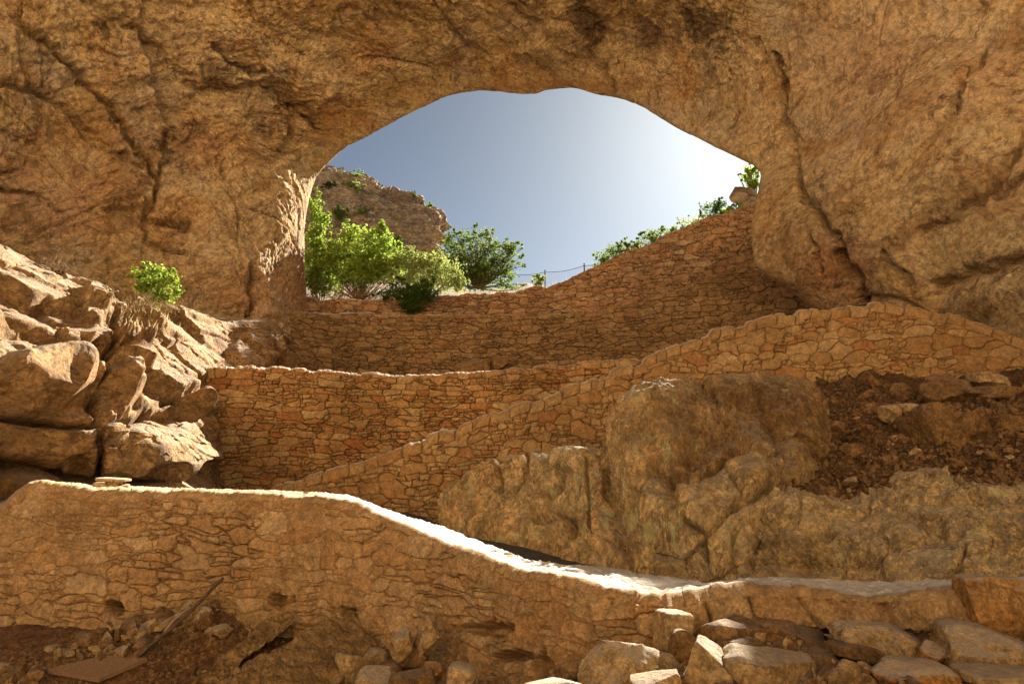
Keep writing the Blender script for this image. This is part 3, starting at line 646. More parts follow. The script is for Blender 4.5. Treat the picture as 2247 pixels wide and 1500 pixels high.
# ---- mortared bank on the right, in front of the rubble slope
BK = [[(1640, 1330, 6.5), (1642, 1290, 6.55), (1645, 1240, 6.7), (1650, 1200, 6.9), (1655, 1185, 7.1), (1660, 1200, 7.9)],
      [(1680, 1330, 6.3), (1680, 1270, 6.35), (1680, 1200, 6.5), (1682, 1130, 6.8), (1686, 1096, 7.1), (1690, 1110, 7.9)],
      [(1760, 1330, 6.1), (1760, 1265, 6.15), (1760, 1190, 6.3), (1760, 1120, 6.7), (1762, 1086, 7.0), (1765, 1100, 7.8)],
      [(1880, 1325, 5.9), (1880, 1265, 5.95), (1880, 1200, 6.15), (1880, 1140, 6.6), (1880, 1103, 7.0), (1880, 1112, 7.8)],
      [(2000, 1325, 5.7), (2000, 1260, 5.8), (2000, 1190, 6.05), (2000, 1110, 6.6), (2000, 1056, 7.1), (2000, 1075, 8.0)],
      [(2120, 1320, 5.5), (2120, 1255, 5.6), (2120, 1190, 5.9), (2120, 1130, 6.4), (2120, 1090, 6.8), (2120, 1100, 7.8)],
      [(2250, 1320, 5.4), (2250, 1250, 5.5), (2250, 1190, 5.7), (2250, 1120, 6.2), (2250, 1074, 6.6), (2250, 1090, 7.6)],
      [(2450, 1320, 5.2), (2450, 1250, 5.3), (2450, 1180, 5.5), (2450, 1110, 5.9), (2450, 1060, 6.3), (2450, 1080, 7.4)],
      [(2800, 1320, 4.9), (2800, 1250, 5.0), (2800, 1180, 5.2), (2800, 1110, 5.6), (2800, 1050, 6.0), (2800, 1080, 7.2)]]
def bk_extra(P):
    px, py = project(P)
    d = .22 * np.exp(-(((px - 1780) / 55) ** 2 + ((py - 1195) / 30) ** 2) ** 1.6) - .1 * np.exp(-(((px - 1770) / 70) ** 2 + ((py - 1245) / 14) ** 2)) + .08 * np.exp(-(((px - 1760) / 60) ** 2 + ((py - 1120) / 35) ** 2) ** 2)
    d += .14 * np.exp(-(((px - 1710) / 60) ** 2 + ((py - 1285) / 40) ** 2) ** 2) + .10 * np.exp(-(((px - 2020) / 120) ** 2 + ((py - 1150) / 30) ** 2)) + .07 * np.exp(-(((px - 2150) / 35) ** 2 + ((py - 1180) / 45) ** 2) ** 3)
    return d
rock_patch('rubble_bank', np.array([[U(*p) for p in c] for c in BK]), 620, 260, M['bank'], 31, extra=bk_extra, lines=[([(2140, 1215), (2175, 1190)], 4, .06), ([(1810, 1205), (1835, 1190)], 6, .12)],
           big=(1.3, .12), mid=(.5, .05), fine=(.16, .04), micro=(.05, .018), block=(.55, .13), crack=.05, crack_w=.06)
bpy.data.objects['rubble_bank']['kind'] = 'structure'

# ---- dark rubble slope behind that bank
RS = [[(1640, 1130, 8.0), (1650, 1060, 9.0), (1680, 990, 10.0), (1720, 930, 11.2), (1740, 860, 13.2)],
      [(1760, 1130, 7.5), (1770, 1060, 8.5), (1790, 990, 9.6), (1800, 920, 10.8), (1800, 845, 12.8)],
      [(1900, 1130, 7.4), (1900, 1060, 8.4), (1900, 980, 9.5), (1900, 900, 10.8), (1900, 830, 12.6)],
      [(2050, 1120, 7.4), (2050, 1040, 8.3), (2050, 960, 9.4), (2050, 900, 10.6), (2060, 835, 12.2)],
      [(2250, 1120, 7.2), (2250, 1020, 8.1), (2250, 930, 9.2), (2250, 860, 10.3), (2250, 800, 11.8)],
      [(2500, 1110, 7.0), (2500, 1000, 7.7), (2500, 900, 8.6), (2500, 840, 9.6), (2500, 780, 11)],
      [(2900, 1110, 6.6), (2900, 1000, 7.2), (2900, 900, 8.0), (2900, 820, 8.8), (2900, 720, 9.6)]]
rock_patch('rubble_slope', np.array([[U(*p) for p in c] for c in RS]), 420, 320, M['shaded_rubble_dirt'], 41, big=(2, .22), mid=(.7, .10), fine=(.22, .06), micro=(.08, .02), block=(.45, .12), crack=.06, crack_w=.12)

# ---- masonry walls, far to near
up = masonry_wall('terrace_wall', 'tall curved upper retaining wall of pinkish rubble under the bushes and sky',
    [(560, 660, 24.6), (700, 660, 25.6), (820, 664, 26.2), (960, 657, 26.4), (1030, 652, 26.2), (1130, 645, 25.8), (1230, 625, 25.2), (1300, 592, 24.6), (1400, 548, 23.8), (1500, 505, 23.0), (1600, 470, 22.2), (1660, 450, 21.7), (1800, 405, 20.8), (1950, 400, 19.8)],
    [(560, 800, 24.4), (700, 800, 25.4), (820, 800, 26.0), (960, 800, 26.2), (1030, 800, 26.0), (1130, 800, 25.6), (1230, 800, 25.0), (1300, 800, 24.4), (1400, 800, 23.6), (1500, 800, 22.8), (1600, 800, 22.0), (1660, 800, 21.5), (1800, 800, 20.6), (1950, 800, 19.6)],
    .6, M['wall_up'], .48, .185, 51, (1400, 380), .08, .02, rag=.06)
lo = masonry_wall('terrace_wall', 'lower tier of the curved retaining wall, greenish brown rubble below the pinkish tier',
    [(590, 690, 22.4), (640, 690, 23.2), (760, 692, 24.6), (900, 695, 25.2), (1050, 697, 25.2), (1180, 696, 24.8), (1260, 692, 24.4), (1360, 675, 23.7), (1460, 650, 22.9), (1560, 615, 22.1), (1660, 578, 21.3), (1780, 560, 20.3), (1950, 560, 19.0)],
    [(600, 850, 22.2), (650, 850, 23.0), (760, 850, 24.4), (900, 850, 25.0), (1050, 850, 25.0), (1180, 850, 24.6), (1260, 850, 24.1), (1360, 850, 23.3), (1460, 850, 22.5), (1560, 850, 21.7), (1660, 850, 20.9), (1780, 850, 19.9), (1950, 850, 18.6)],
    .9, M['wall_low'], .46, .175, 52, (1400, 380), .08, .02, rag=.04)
mid = masonry_wall('retaining_wall', 'coursed rubble wall with a square left end, middle tier between rock slope and ramp',
    [(452, 810, 15.2), (560, 812, 15.6), (700, 819, 16.2), (800, 826, 16.6), (900, 830, 16.8), (1000, 826, 16.8), (1150, 814, 16.6), (1280, 803, 16.3), (1400, 795, 15.9), (1560, 790, 15.4)],
    [(440, 1090, 14.9), (560, 1100, 15.3), (700, 1110, 15.9), (800, 1110, 16.3), (900, 1110, 16.5), (1000, 1110, 16.5), (1150, 1090, 16.3), (1280, 1050, 16.0), (1400, 1000, 15.6), (1560, 980, 15.1)],
    .55, M['wall_mid'], .40, .155, 53, (1300, 420), .06, .016, rag=.03)
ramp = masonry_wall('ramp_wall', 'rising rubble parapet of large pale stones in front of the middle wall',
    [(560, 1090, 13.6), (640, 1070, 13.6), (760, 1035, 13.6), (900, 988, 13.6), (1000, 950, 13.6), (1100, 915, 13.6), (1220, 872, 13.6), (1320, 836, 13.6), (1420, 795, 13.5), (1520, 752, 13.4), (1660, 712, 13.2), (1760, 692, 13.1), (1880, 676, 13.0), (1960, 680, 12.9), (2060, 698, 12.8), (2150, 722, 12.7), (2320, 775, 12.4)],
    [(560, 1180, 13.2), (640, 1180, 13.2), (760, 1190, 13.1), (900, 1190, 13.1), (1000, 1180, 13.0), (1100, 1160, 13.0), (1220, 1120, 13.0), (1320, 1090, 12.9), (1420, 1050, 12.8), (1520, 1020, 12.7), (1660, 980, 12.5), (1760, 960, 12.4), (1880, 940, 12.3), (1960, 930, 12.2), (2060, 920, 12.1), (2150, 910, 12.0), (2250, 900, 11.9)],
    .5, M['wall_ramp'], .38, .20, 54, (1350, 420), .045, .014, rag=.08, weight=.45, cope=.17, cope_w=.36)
def front_extra(P):
    px, py = project(P)
    w1, w2 = fbm(P / .14, 3, 83), fbm(P / .14 + 9, 3, 84)
    hole = lambda x, y, a, b, dp: -dp * np.exp(-(((px + 34 * w1 - x) / a) ** 2 + ((py + 24 * w2 - y) / b) ** 2) ** 3)
    d = hole(255, 1332, 20, 14, .3) + hole(615, 1318, 26, 14, .2) + hole(765, 1345, 18, 14, .2) + hole(1080, 1380, 60, 14, .25) + hole(1140, 1440, 45, 14, .25) + hole(1205, 1470, 16, 40, .22) + hole(40, 1395, 30, 10, .3)
    rough = sstep(1060, 1250, px) * sstep(1270, 1330, py)
    return d + .02 * ridged(P / .12, 3, 79) + .05 * fbm(P / .5, 3, 75) + rough * .16 * (ridged(P / np.array([.22, .22, .5]), 4, 77) - .4)
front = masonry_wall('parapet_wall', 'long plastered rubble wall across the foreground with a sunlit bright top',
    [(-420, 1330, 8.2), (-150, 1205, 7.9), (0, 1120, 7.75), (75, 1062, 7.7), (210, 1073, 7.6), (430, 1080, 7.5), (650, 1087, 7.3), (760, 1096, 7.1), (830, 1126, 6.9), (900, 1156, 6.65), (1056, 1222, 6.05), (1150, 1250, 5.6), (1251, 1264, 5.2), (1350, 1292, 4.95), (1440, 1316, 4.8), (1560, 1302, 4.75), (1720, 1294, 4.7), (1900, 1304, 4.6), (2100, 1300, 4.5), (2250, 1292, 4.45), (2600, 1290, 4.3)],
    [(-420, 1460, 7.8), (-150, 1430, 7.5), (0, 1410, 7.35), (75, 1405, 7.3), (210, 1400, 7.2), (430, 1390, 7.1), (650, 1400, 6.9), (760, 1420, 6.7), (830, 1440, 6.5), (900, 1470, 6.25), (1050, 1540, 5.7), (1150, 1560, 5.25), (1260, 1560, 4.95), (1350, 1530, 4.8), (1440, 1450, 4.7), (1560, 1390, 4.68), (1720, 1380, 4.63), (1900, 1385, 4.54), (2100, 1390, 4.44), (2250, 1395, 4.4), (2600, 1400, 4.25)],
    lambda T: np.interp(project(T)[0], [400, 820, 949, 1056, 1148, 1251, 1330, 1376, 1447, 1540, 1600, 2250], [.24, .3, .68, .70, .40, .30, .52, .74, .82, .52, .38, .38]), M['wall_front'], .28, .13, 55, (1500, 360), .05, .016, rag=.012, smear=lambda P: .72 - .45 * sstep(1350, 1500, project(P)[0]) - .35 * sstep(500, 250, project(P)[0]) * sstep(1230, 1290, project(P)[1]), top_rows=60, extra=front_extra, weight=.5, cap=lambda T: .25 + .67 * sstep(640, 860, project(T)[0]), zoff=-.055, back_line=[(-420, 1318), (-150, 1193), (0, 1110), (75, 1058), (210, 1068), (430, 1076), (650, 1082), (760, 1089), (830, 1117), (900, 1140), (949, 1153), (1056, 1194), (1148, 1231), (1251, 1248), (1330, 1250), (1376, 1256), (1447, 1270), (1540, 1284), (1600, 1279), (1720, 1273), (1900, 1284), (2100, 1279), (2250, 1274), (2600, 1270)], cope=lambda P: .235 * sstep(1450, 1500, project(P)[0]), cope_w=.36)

# ---- path and terrace floors, outside ground, cave floor
def simple_sheet(name, rows, mat, nu=120, nv=40, seed=1, amp=.02, kind='structure', scale=.5):
    P = spline_grid(np.array(rows, float), nu, nv); P[..., 2] += amp * fbm(P / scale, 4, seed)
    n = grid_normals(P); flip = float(np.mean(n[..., 2])) < 0
    o = mesh_obj(name, P.reshape(-1, 3), grid_faces(nu, nv, flip), mat); o['kind'] = kind; return o
asp = NT('path_paving')
asp_c = asp.ramp(asp.noise(3, 6, .6), [(.3, (.055, .05, .043)), (.7, (.085, .075, .062))])
asp_c = asp.mix(1.0, asp_c, asp.ramp(asp.noise(60, 4, .7), [(.3, .6), (.7, 1.4)]), 'MULTIPLY')
M['path'] = asp.finish(asp_c, asp.bump(asp.noise(70, 4, .7), .5, .01), .85)
Tf, Bf, hf = front[1], front[2], front[3]
idx = np.linspace(0, len(Tf) - 1, 40).astype(int)
near = front[4][idx] + np.array([0, -.03, -.17])
far_pts = np.array([U(*p) for p in [(-420, 1150, 9.6), (-100, 1110, 10.6), (300, 1100, 12.3), (560, 1105, 13.3), (800, 1120, 13.2), (900, 1125, 12.0), (1000, 1160, 10.6), (1100, 1188, 9.5), (1180, 1207, 8.9), (1270, 1233, 8.3), (1400, 1262, 7.5), (1490, 1283, 7.1), (1600, 1310, 6.7), (1700, 1325, 6.3), (1900, 1325, 5.9), (2120, 1330, 5.5), (2600, 1340, 5.0)]])
ff = np.interp(near[:, 0], far_pts[:, 0], np.arange(len(far_pts)))
far = np.stack([np.interp(ff, np.arange(len(far_pts)), far_pts[:, k]) for k in range(3)], -1)
far[:, 1] = np.maximum(far[:, 1], near[:, 1] + .2)
PT = np.stack([near, near * .5 + far * .5, far], 1)
simple_sheet('path', PT, M['path'], 240, 30, 61, .012)
# terrace ledge behind the middle wall and behind the ramp wall
def ledge(name, A, hnA, Bl, drop, mat):
    i = np.linspace(0, len(A) - 1, 60).astype(int); a = A[i] - hnA[i] * .3 + np.array([0, 0, -drop])
    k = np.linspace(0, len(Bl) - 1, 60).astype(int); b = Bl[k]
    bb = b.copy(); bb[:, 2] = a[:, 2] + .8
    simple_sheet(name, np.stack([a, (a + bb) / 2, bb], 1), mat, 120, 20, 62, .03)
ledge('path', mid[1], mid[3], lo[2], .12, M['dirt'])
# outside ground
def terrain_z(x, y):
    zt = np.interp(x, [-40, -12, -8, -3, 0, 2, 4, 6, 8, 11, 40], [7.5, 6.9, 6.6, 6.15, 6.3, 6.7, 7.3, 7.9, 8.5, 9.0, 9.0])
    yw = np.interp(x, [-12, -3, 4, 9], [25.2, 26.6, 24.6, 21.6])
    sl = np.interp(x, [-10, 1.5, 4.5, 12], [.31, .31, .12, .10])
    return zt - .25 + sl * np.clip(y - yw - .6, 0, 31) + .35 * np.maximum(0, y - 60) * 0
gx = np.concatenate([np.linspace(-900, -40, 12)[:-1], np.linspace(-40, 40, 170), np.linspace(40, 900, 12)[1:]])
gy = np.concatenate([np.linspace(21.4, 62, 120)[:-1], np.linspace(62, 1500, 24)])
X, Y = np.meshgrid(gx, gy, indexing='ij'); yw = np.interp(X, [-12, -3, 4, 9], [25.2, 26.6, 24.6, 21.6])
Y2 = np.maximum(Y, yw + .3)
Z = terrain_z(X, Y2) + .35 * fbm(np.stack([X / 3, Y2 / 3, X * 0], -1), 4, 66) * sstep(0, 4, Y2 - yw)
M['ground'] = rock_material('dry_ground', ((.17, .11, .06), (.23, .15, .08), (.28, .19, .105), (.20, .135, .075)), (.10, .065, .037), 1.2, ((1, 1, 1), (0, 0, 0)), .5, .9, .8)
o = mesh_obj('ground', np.stack([X, Y2, Z], -1).reshape(-1, 3), grid_faces(len(gx), len(gy)), M['ground']); o['kind'] = 'structure'

# cave floor in front of and under the camera, and the unseen pale bounce ground and slope added behind it
def floor_z(x, y):
    z = -1.62 - .25 * np.clip(7.1 - y, 0, 1.6)
    z = z + .12 * sstep(-.9, .8, x)
    a, b = U(20, 1500, 6.15)[:2], U(470, 1345, 7.0)[:2]
    ab = b - a; t = np.clip(((x - a[0]) * ab[0] + (y - a[1]) * ab[1]) / (ab @ ab), 0, 1)
    dd = np.hypot(x - a[0] - t * ab[0], y - a[1] - t * ab[1])
    z = z + .22 * np.exp(-(dd / .36) ** 2)
    return z
fx = np.concatenate([np.linspace(-60, -9, 14)[:-1], np.linspace(-9, 6, 300), np.linspace(6, 60, 14)[1:]])
fy = np.concatenate([np.linspace(2.2, 8, 180), np.linspace(8, 24, 20)[1:]])
X, Y = np.meshgrid(fx, fy, indexing='ij')
P = np.stack([X, Y, floor_z(X, Y)], -1)
P[..., 2] += (.09 * fbm(P / .9, 4, 71) + .04 * ridged(P / .25, 3, 72) - .02)
P[..., 2] -= 1.0 * sstep(7.6, 9, P[..., 1])
FLOOR = P.copy()
o = mesh_obj('cave_floor', P.reshape(-1, 3), grid_faces(len(fx), len(fy)), M['dirt']); o['kind'] = 'structure'
GX, GY = np.meshgrid(np.linspace(-60, 60, 80), np.linspace(-60, 2.2, 50), indexing='ij')
GP = np.stack([GX, GY, floor_z(GX, GY)], -1)
M['bounce_fill'] = rock_material('pale_bounce_fill', ((.60, .43, .26), (.68, .50, .32), (.72, .55, .37), (.64, .455, .275)), (.47, .32, .185), .15, ((1, 1, 1), (0, 0, 0)), .4, .8, .6)  # kept pale so the added slope and ground reflect more light
th = np.linspace(R(188), R(352), 110); hh = np.linspace(0, 1, 70)
TH, HH = np.meshgrid(th, hh, indexing='ij')
GP[..., 2] += .09 * fbm(GP / .9, 4, 71)
o = mesh_obj('ground', GP.reshape(-1, 3), grid_faces(80, 50), M['bounce_fill']); o['kind'] = 'structure'  # unseen pale ground, added to bounce light up at the roof
rad = 9 + 62 * HH + 2.5 * fbm(np.stack([TH * 6, HH * 5, TH * 0], -1), 3, 73) * HH
P = np.stack([rad * np.cos(TH), rad * np.sin(TH), -2.1 + 52 * HH ** 1.15 + 1.2 * fbm(np.stack([TH * 14, HH * 14, TH * 0], -1), 3, 74) * sstep(0, .1, HH)], -1)
o = mesh_obj('bounce_hillside', P.reshape(-1, 3), grid_faces(110, 70, True), M['bounce_fill']); o['kind'] = 'structure'  # invented slope behind the camera, added to throw sunlight into the cave

# ---- cliff outside on the left
CL = [[(380, 300, 58), (380, 330, 52), (380, 400, 50), (380, 480, 49), (380, 560, 48), (380, 680, 47)],
      [(560, 330, 60), (560, 345, 54), (560, 400, 52), (560, 480, 51), (560, 560, 50), (560, 680, 49)],
      [(690, 375, 62), (690, 372, 56), (690, 420, 54), (690, 480, 53), (690, 560, 52), (690, 680, 51)],
      [(740, 392, 63), (740, 384, 57), (740, 430, 55), (740, 490, 54), (740, 560, 53), (740, 680, 52)],
      [(800, 405, 64), (800, 396, 58), (800, 440, 56), (800, 495, 55), (800, 560, 54), (800, 680, 53)],
      [(850, 440, 65), (850, 428, 59), (850, 460, 57), (850, 505, 56), (850, 570, 55), (850, 680, 54)],
      [(900, 445, 66), (900, 432, 60), (900, 465, 58), (900, 510, 57), (900, 575, 56), (900, 680, 55)],
      [(935, 465, 67), (935, 452, 61), (938, 480, 59), (940, 515, 58), (942, 580, 57), (945, 680, 56)],
      [(958, 485, 69), (958, 478, 64), (960, 500, 61), (958, 530, 60), (962, 585, 59), (972, 680, 58)],
      [(945, 500, 80), (950, 500, 76), (952, 520, 74), (950, 545, 73), (955, 590, 72), (965, 680, 70)]]
def cl_extra(P):
    z = P[..., 2] + .8 * fbm(P / 4, 3, 82)
    t = z / 2.1; f = t - np.floor(t)
    return .75 * (sstep(.0, .85, f) - .5) * -1 + .3 * np.sign(np.sin(z * 7)) * .15
rock_patch('cliff', np.array([[U(*p) for p in c] for c in CL]), 420, 260, M['cliff'], 81, extra=cl_extra, big=(9, .9), mid=(3.5, .5), fine=(1.1, .25), micro=(.4, .08), block=(3.6, .8), crack=.4, stretch=np.diag([.7, .7, 1.3]), crack_w=.08)

# =================================================================== THINGS
from mathutils.bvhtree import BVHTree
def bvh_of(P, step=3):
    Q = P[::step, ::step]; nu, nv = Q.shape[:2]
    return BVHTree.FromPolygons([tuple(v) for v in Q.reshape(-1, 3).tolist()], grid_faces(nu, nv).tolist())
def on(bvh, px, py, d=None):
    r = Vector(rays(px, py)).normalized(); h = bvh.ray_cast(Vector((0, 0, 0)), r)
    return np.array(h[0]) if h[0] is not None else (U(px, py, d) if d else None)

# ---- loose stones
import bmesh
_ico = {}
def ico(sub):
    if sub not in _ico:
        bm = bmesh.new(); bmesh.ops.create_icosphere(bm, subdivisions=sub, radius=1)
        _ico[sub] = (np.array([v.co[:] for v in bm.verts]), np.array([[v.index for v in f.verts] for f in bm.faces])); bm.free()
    return _ico[sub]
def rock_shape(dims, seed, boxy=3.5, cuts=9, rough=.07, sub=5, rot=None):
    r = np.random.default_rng(seed)
    v, f = ico(sub); v = v.copy()
    v /= (np.sum(np.abs(v) ** boxy, 1, keepdims=True) ** (1 / boxy))
    for _ in range(cuts):
        n = r.normal(size=3); n /= np.linalg.norm(n); d = r.uniform(.46, .88)
        e = np.maximum(0, v @ n - d); v = v - n * (e * .94)[:, None]
    nrm = v / np.linalg.norm(v, axis=1, keepdims=True)
    off = r.uniform(0, 50, 3)
    d = rough * (1.3 * fbm(v * 1.3 + off, 4, seed) + .6 * (ridged(v * 2.6 + off, 4, seed + 3) - .4) + .28 * (ridged(v * 8 + off, 3, seed + 4) - .4))
    if sub >= 5: d += rough * .16 * fbm(v * 26 + off, 2, seed + 6)
    v = v + nrm * d[:, None]
    v = v * (np.asarray(dims) / 2)
    if rot is not None: v = v @ np.array(Matrix.Rotation(rot[2], 3, 'Z') @ Matrix.Rotation(rot[1], 3, 'Y') @ Matrix.Rotation(rot[0], 3, 'X')).T
    return v, f
def stone(px, py, w_, h_, d, seed, label, mat='stone', dp=None, rot=(0, 0, 0), boxy=3.5, cuts=7, rough=.07, sub=5, name='rock', cat='rock', group=None, at=None):
    k = d / F; dims = (w_ * k, (dp or (w_ + h_) / 2) * k, h_ * k)
    v, f = rock_shape(dims, seed, boxy, cuts, rough, sub, tuple(R(a) for a in rot))
    o = mesh_obj(name, v, f, M[mat])
    p = U(px, py, d) if at is None else at
    o.location = tuple(float(x) for x in p)
    return tag(o, label, cat, group)

# base of the stone pile on the right
PB = [[(690, 1540, 6.25), (690, 1580, 5.7), (690, 1660, 5.0), (680, 1850, 3.6)],
      [(860, 1480, 6.0), (860, 1520, 5.5), (850, 1600, 4.9), (840, 1800, 3.6)],
      [(960, 1500, 5.6), (960, 1530, 5.2), (960, 1600, 4.7), (960, 1800, 3.5)],
      [(1100, 1500, 5.2), (1100, 1520, 4.9), (1100, 1600, 4.4), (1100, 1800, 3.3)],
      [(1250, 1470, 4.9), (1250, 1500, 4.5), (1250, 1580, 4.1), (1250, 1800, 3.2)],
      [(1400, 1420, 4.72), (1400, 1460, 4.3), (1400, 1530, 3.9), (1400, 1800, 3.0)],
      [(1550, 1375, 4.66), (1550, 1430, 4.25), (1550, 1510, 3.8), (1550, 1800, 2.9)],
      [(1750, 1365, 4.6), (1750, 1430, 4.2), (1750, 1510, 3.75), (1750, 1800, 2.8)],
      [(2000, 1370, 4.5), (2000, 1430, 4.1), (2000, 1510, 3.7), (2000, 1800, 2.8)],
      [(2250, 1380, 4.4), (2250, 1440, 4.0), (2250, 1510, 3.6), (2250, 1800, 2.7)],
      [(2600, 1390, 4.2), (2600, 1440, 3.9), (2600, 1520, 3.5), (2600, 1800, 2.6)]]
rock_patch('stony_ground', np.array([[U(*p) - np.array([0, 0, .07]) for p in c] for c in PB]), 420, 160, M['stone_dark'], 131, big=(.9, .08), mid=(.3, .05), fine=(.1, .02), micro=(.04, .008), block=(.28, .12), crack=.05, crack_w=.12)

stone(1478, 1383, 64, 78, 4.5, 201, 'small upright block with a bright sunlit top at the foot of the parapet wall', rot=(0, 4, 20), boxy=6, cuts=3)
stone(1385, 1466, 215, 112, 4.15, 202, 'big rounded three-cornered boulder with sunlit edges leaning below the parapet', rot=(56, 8, 5), boxy=2.6, cuts=14, rough=.09)
stone(1552, 1478, 120, 120, 3.95, 203, 'pale wedge-shaped stone tilted against the wide flat-topped block', rot=(30, -38, 15), boxy=4, cuts=5)
stone(1690, 1470, 195, 112, 3.95, 204, 'wide squarish block with flat greyish top at the bottom edge of the pile', rot=(14, 3, -8), boxy=6, cuts=6, rough=.1)
stone(1612, 1378, 150, 66, 4.5, 205, 'tilted brown slab directly under the parapet, left of the thinner slab', rot=(6, -9, 12), boxy=5, cuts=6, mat='stone_dark')
stone(1728, 1384, 150, 50, 4.5, 206, 'thinner brown slab under the parapet, next to the tilted slab', rot=(5, 5, -5), boxy=5, cuts=5, mat='stone_dark')
stone(1938, 1402, 225, 62, 4.35, 207, 'long flat slab overhanging a dark gap below the end of the parapet', rot=(4, 5, 6), boxy=5, cuts=5, dp=150)
stone(2047, 1437, 58, 58, 4.15, 208, 'small rounded triangular orange stone wedged in the dark gap', 'stone_orange', rot=(0, 0, 30), boxy=2.3, cuts=5)
stone(1880, 1436, 120, 40, 4.15, 209, 'low broken stone tucked beneath the long flat slab', rot=(0, 10, 10), boxy=4, cuts=6, mat='stone_dark')
stone(1990, 1490, 190, 78, 3.8, 210, 'orange ridge-topped stone with a pale rim at the bottom edge', 'stone_orange', rot=(0, 3, 0), boxy=3, cuts=8)
stone(1858, 1486, 105, 66, 3.85, 211, 'grey-topped stone sloping down beside the orange ridge-topped one', rot=(0, 20, 20), boxy=3.5, cuts=7)
stone(2175, 1428, 190, 92, 4.1, 212, 'fluted block with vertical furrows below the big orange corner block', rot=(0, 6, -10), boxy=6, cuts=5, rough=.1)
stone(2196, 1335, 145, 122, 4.38, 213, 'large orange squared block closing the end of the parapet wall', 'stone_orange', rot=(0, 3, -6), boxy=7, cuts=4, dp=120)
stone(1215, 1500, 130, 26, 3.95, 214, 'flat slab at the bottom edge with a white sunlit top', rot=(0, -2, 0), boxy=5, cuts=4)
stone(1502, 1428, 62, 80, 4.25, 215, 'dark pitted stone squeezed between the upright block and the wedge', 'stone_dark', rot=(0, 15, 0))
stone(1440, 1500, 100, 50, 3.85, 216, 'low pale stone at the bottom edge in front of the three-cornered boulder', rot=(30, -10, 0))
stone(2210, 1492, 190, 40, 3.7, 217, 'flat grey slab lying in the bottom corner of the stone pile', rot=(0, 2, 0), boxy=6, cuts=3)
stone(1800, 1445, 70, 50, 4.1, 218, 'fist-sized brown stone behind the wide squarish block', 'stone_dark')
stone(1620, 1425, 90, 40, 4.25, 219, 'small slab between the tilted slab and the wide squarish block', 'stone_dark', rot=(0, -6, 0))
stone(1320, 1478, 60, 60, 4.2, 226, 'stone half buried at the left foot of the three-cornered boulder', 'stone_dark')
stone(938, 1393, 58, 108, 5.75, 220, 'tall pointed stone standing at the foot of the parapet wall', rot=(10, 14, 20), boxy=3, cuts=14, rough=.1)
stone(884, 1410, 68, 72, 5.7, 221, 'round-shouldered stone leaning on the tall pointed stone', boxy=3, cuts=12, rough=.12)
stone(772, 1482, 96, 84, 5.9, 222, 'pale pitted boulder at the bottom edge between earth bank and stone pile', boxy=3.2, cuts=12, rough=.13, rot=(25, 10, 0))
stone(912, 1448, 62, 54, 5.75, 223, 'brown stone lying in front of the tall pointed stone', 'stone_dark')
stone(862, 1478, 64, 48, 5.8, 224, 'dark flat stone beside the pale pitted boulder', 'stone_dark')
stone(944, 1478, 48, 44, 5.45, 225, 'small orange-brown stone low in front of the tall pointed stone', 'stone_orange')
stone(826, 1446, 52, 42, 6.15, 227, 'small tan stone behind the pale pitted boulder')
stone(828, 1502, 90, 62, 5.55, 230, 'brown stone cut by the bottom edge right of the pale pitted boulder', rot=(20, 10, 0))
stone(906, 1504, 96, 60, 5.4, 231, 'broad brown stone cut by the bottom edge left of the parapet foot', 'stone_dark', rot=(20, -8, 0))
stone(1010, 1490, 70, 60, 5.0, 228, 'squat stone set against the rough foot of the parapet', rot=(0, 12, 0))
stone(412, 1374, 44, 54, 6.95, 229, 'smooth egg-shaped boulder beside the old pole in the rubble heap', boxy=2.1, cuts=4, rot=(0, 25, 0))

# rubble heap on the left floor
flb = BVHTree.FromPolygons([tuple(v) for v in FLOOR.reshape(-1, 3).tolist()], grid_faces(*FLOOR.shape[:2]).tolist())
def floor_pt(px, py):
    h = on(flb, px, py)
    if h is not None: return h
    lo, hi = 4.0, 7.4
    for _ in range(30):
        m = .5 * (lo + hi); p = U(px, py, m)
        if p[2] > floor_z(p[0], p[1]): lo = m
        else: hi = m
    return U(px, py, lo)
protos = []
for k in range(10):
    v, f = rock_shape((1, rng.uniform(.7, 1), rng.uniform(.5, .85)), 300 + k, rng.uniform(2.4, 5), 12, .12, 4)
    o = mesh_obj('rubble_stone', v, f, M['stone' if k % 2 else 'stone_dark']); protos.append(o)
used = set()
def rubble(p, size, label, group, k=None, dark=None):
    k = int(rng.integers(10)) if k is None else k
    src = protos[k]
    if k in used: o = src.copy(); col.objects.link(o)
    else: o = src; used.add(k)
    o.location = tuple(float(x) for x in p); o.scale = (size * rng.uniform(.8, 1.3), size * rng.uniform(.8, 1.2), size * rng.uniform(.7, 1.1))
    o.rotation_euler = tuple(rng.uniform(-.5, .5, 2)) + (rng.uniform(0, 6.28),)
    tag(o, label, 'rock', group); return o
G1 = ('broken stone in the rubble heap below the left part of the parapet', 'rubble heap stones on the left')
for i in range(150):
    t = rng.uniform(0, 1); ax = 20 + t * 470; ay = 1500 - t * 165
    px = ax + rng.normal(0, 40); py = ay + rng.normal(0, 17) + 6
    if py > 1515 or (95 < px < 330 and py > 1448): continue
    s_ = min(50, 13 + rng.exponential(13))
    p = floor_pt(px, py); rubble(p + np.array([0, 0, .18 * s_ * p[1] / F]), s_ * p[1] / F, *G1)
for i in range(46):
    t = rng.uniform(.25, 1); px = 20 + t * 470 + rng.normal(0, 30); py = 1490 - t * 190 + rng.normal(0, 14)
    if 95 < px < 330 and py > 1445: continue
    s_ = rng.uniform(26, 52); p = floor_pt(px, py); rubble(p + np.array([0, 0, .22 * s_ * p[1] / F]), s_ * p[1] / F, *G1)
G2 = ('stray stone lying on the brown earth between heap and earth banks', 'stray stones on the brown earth')
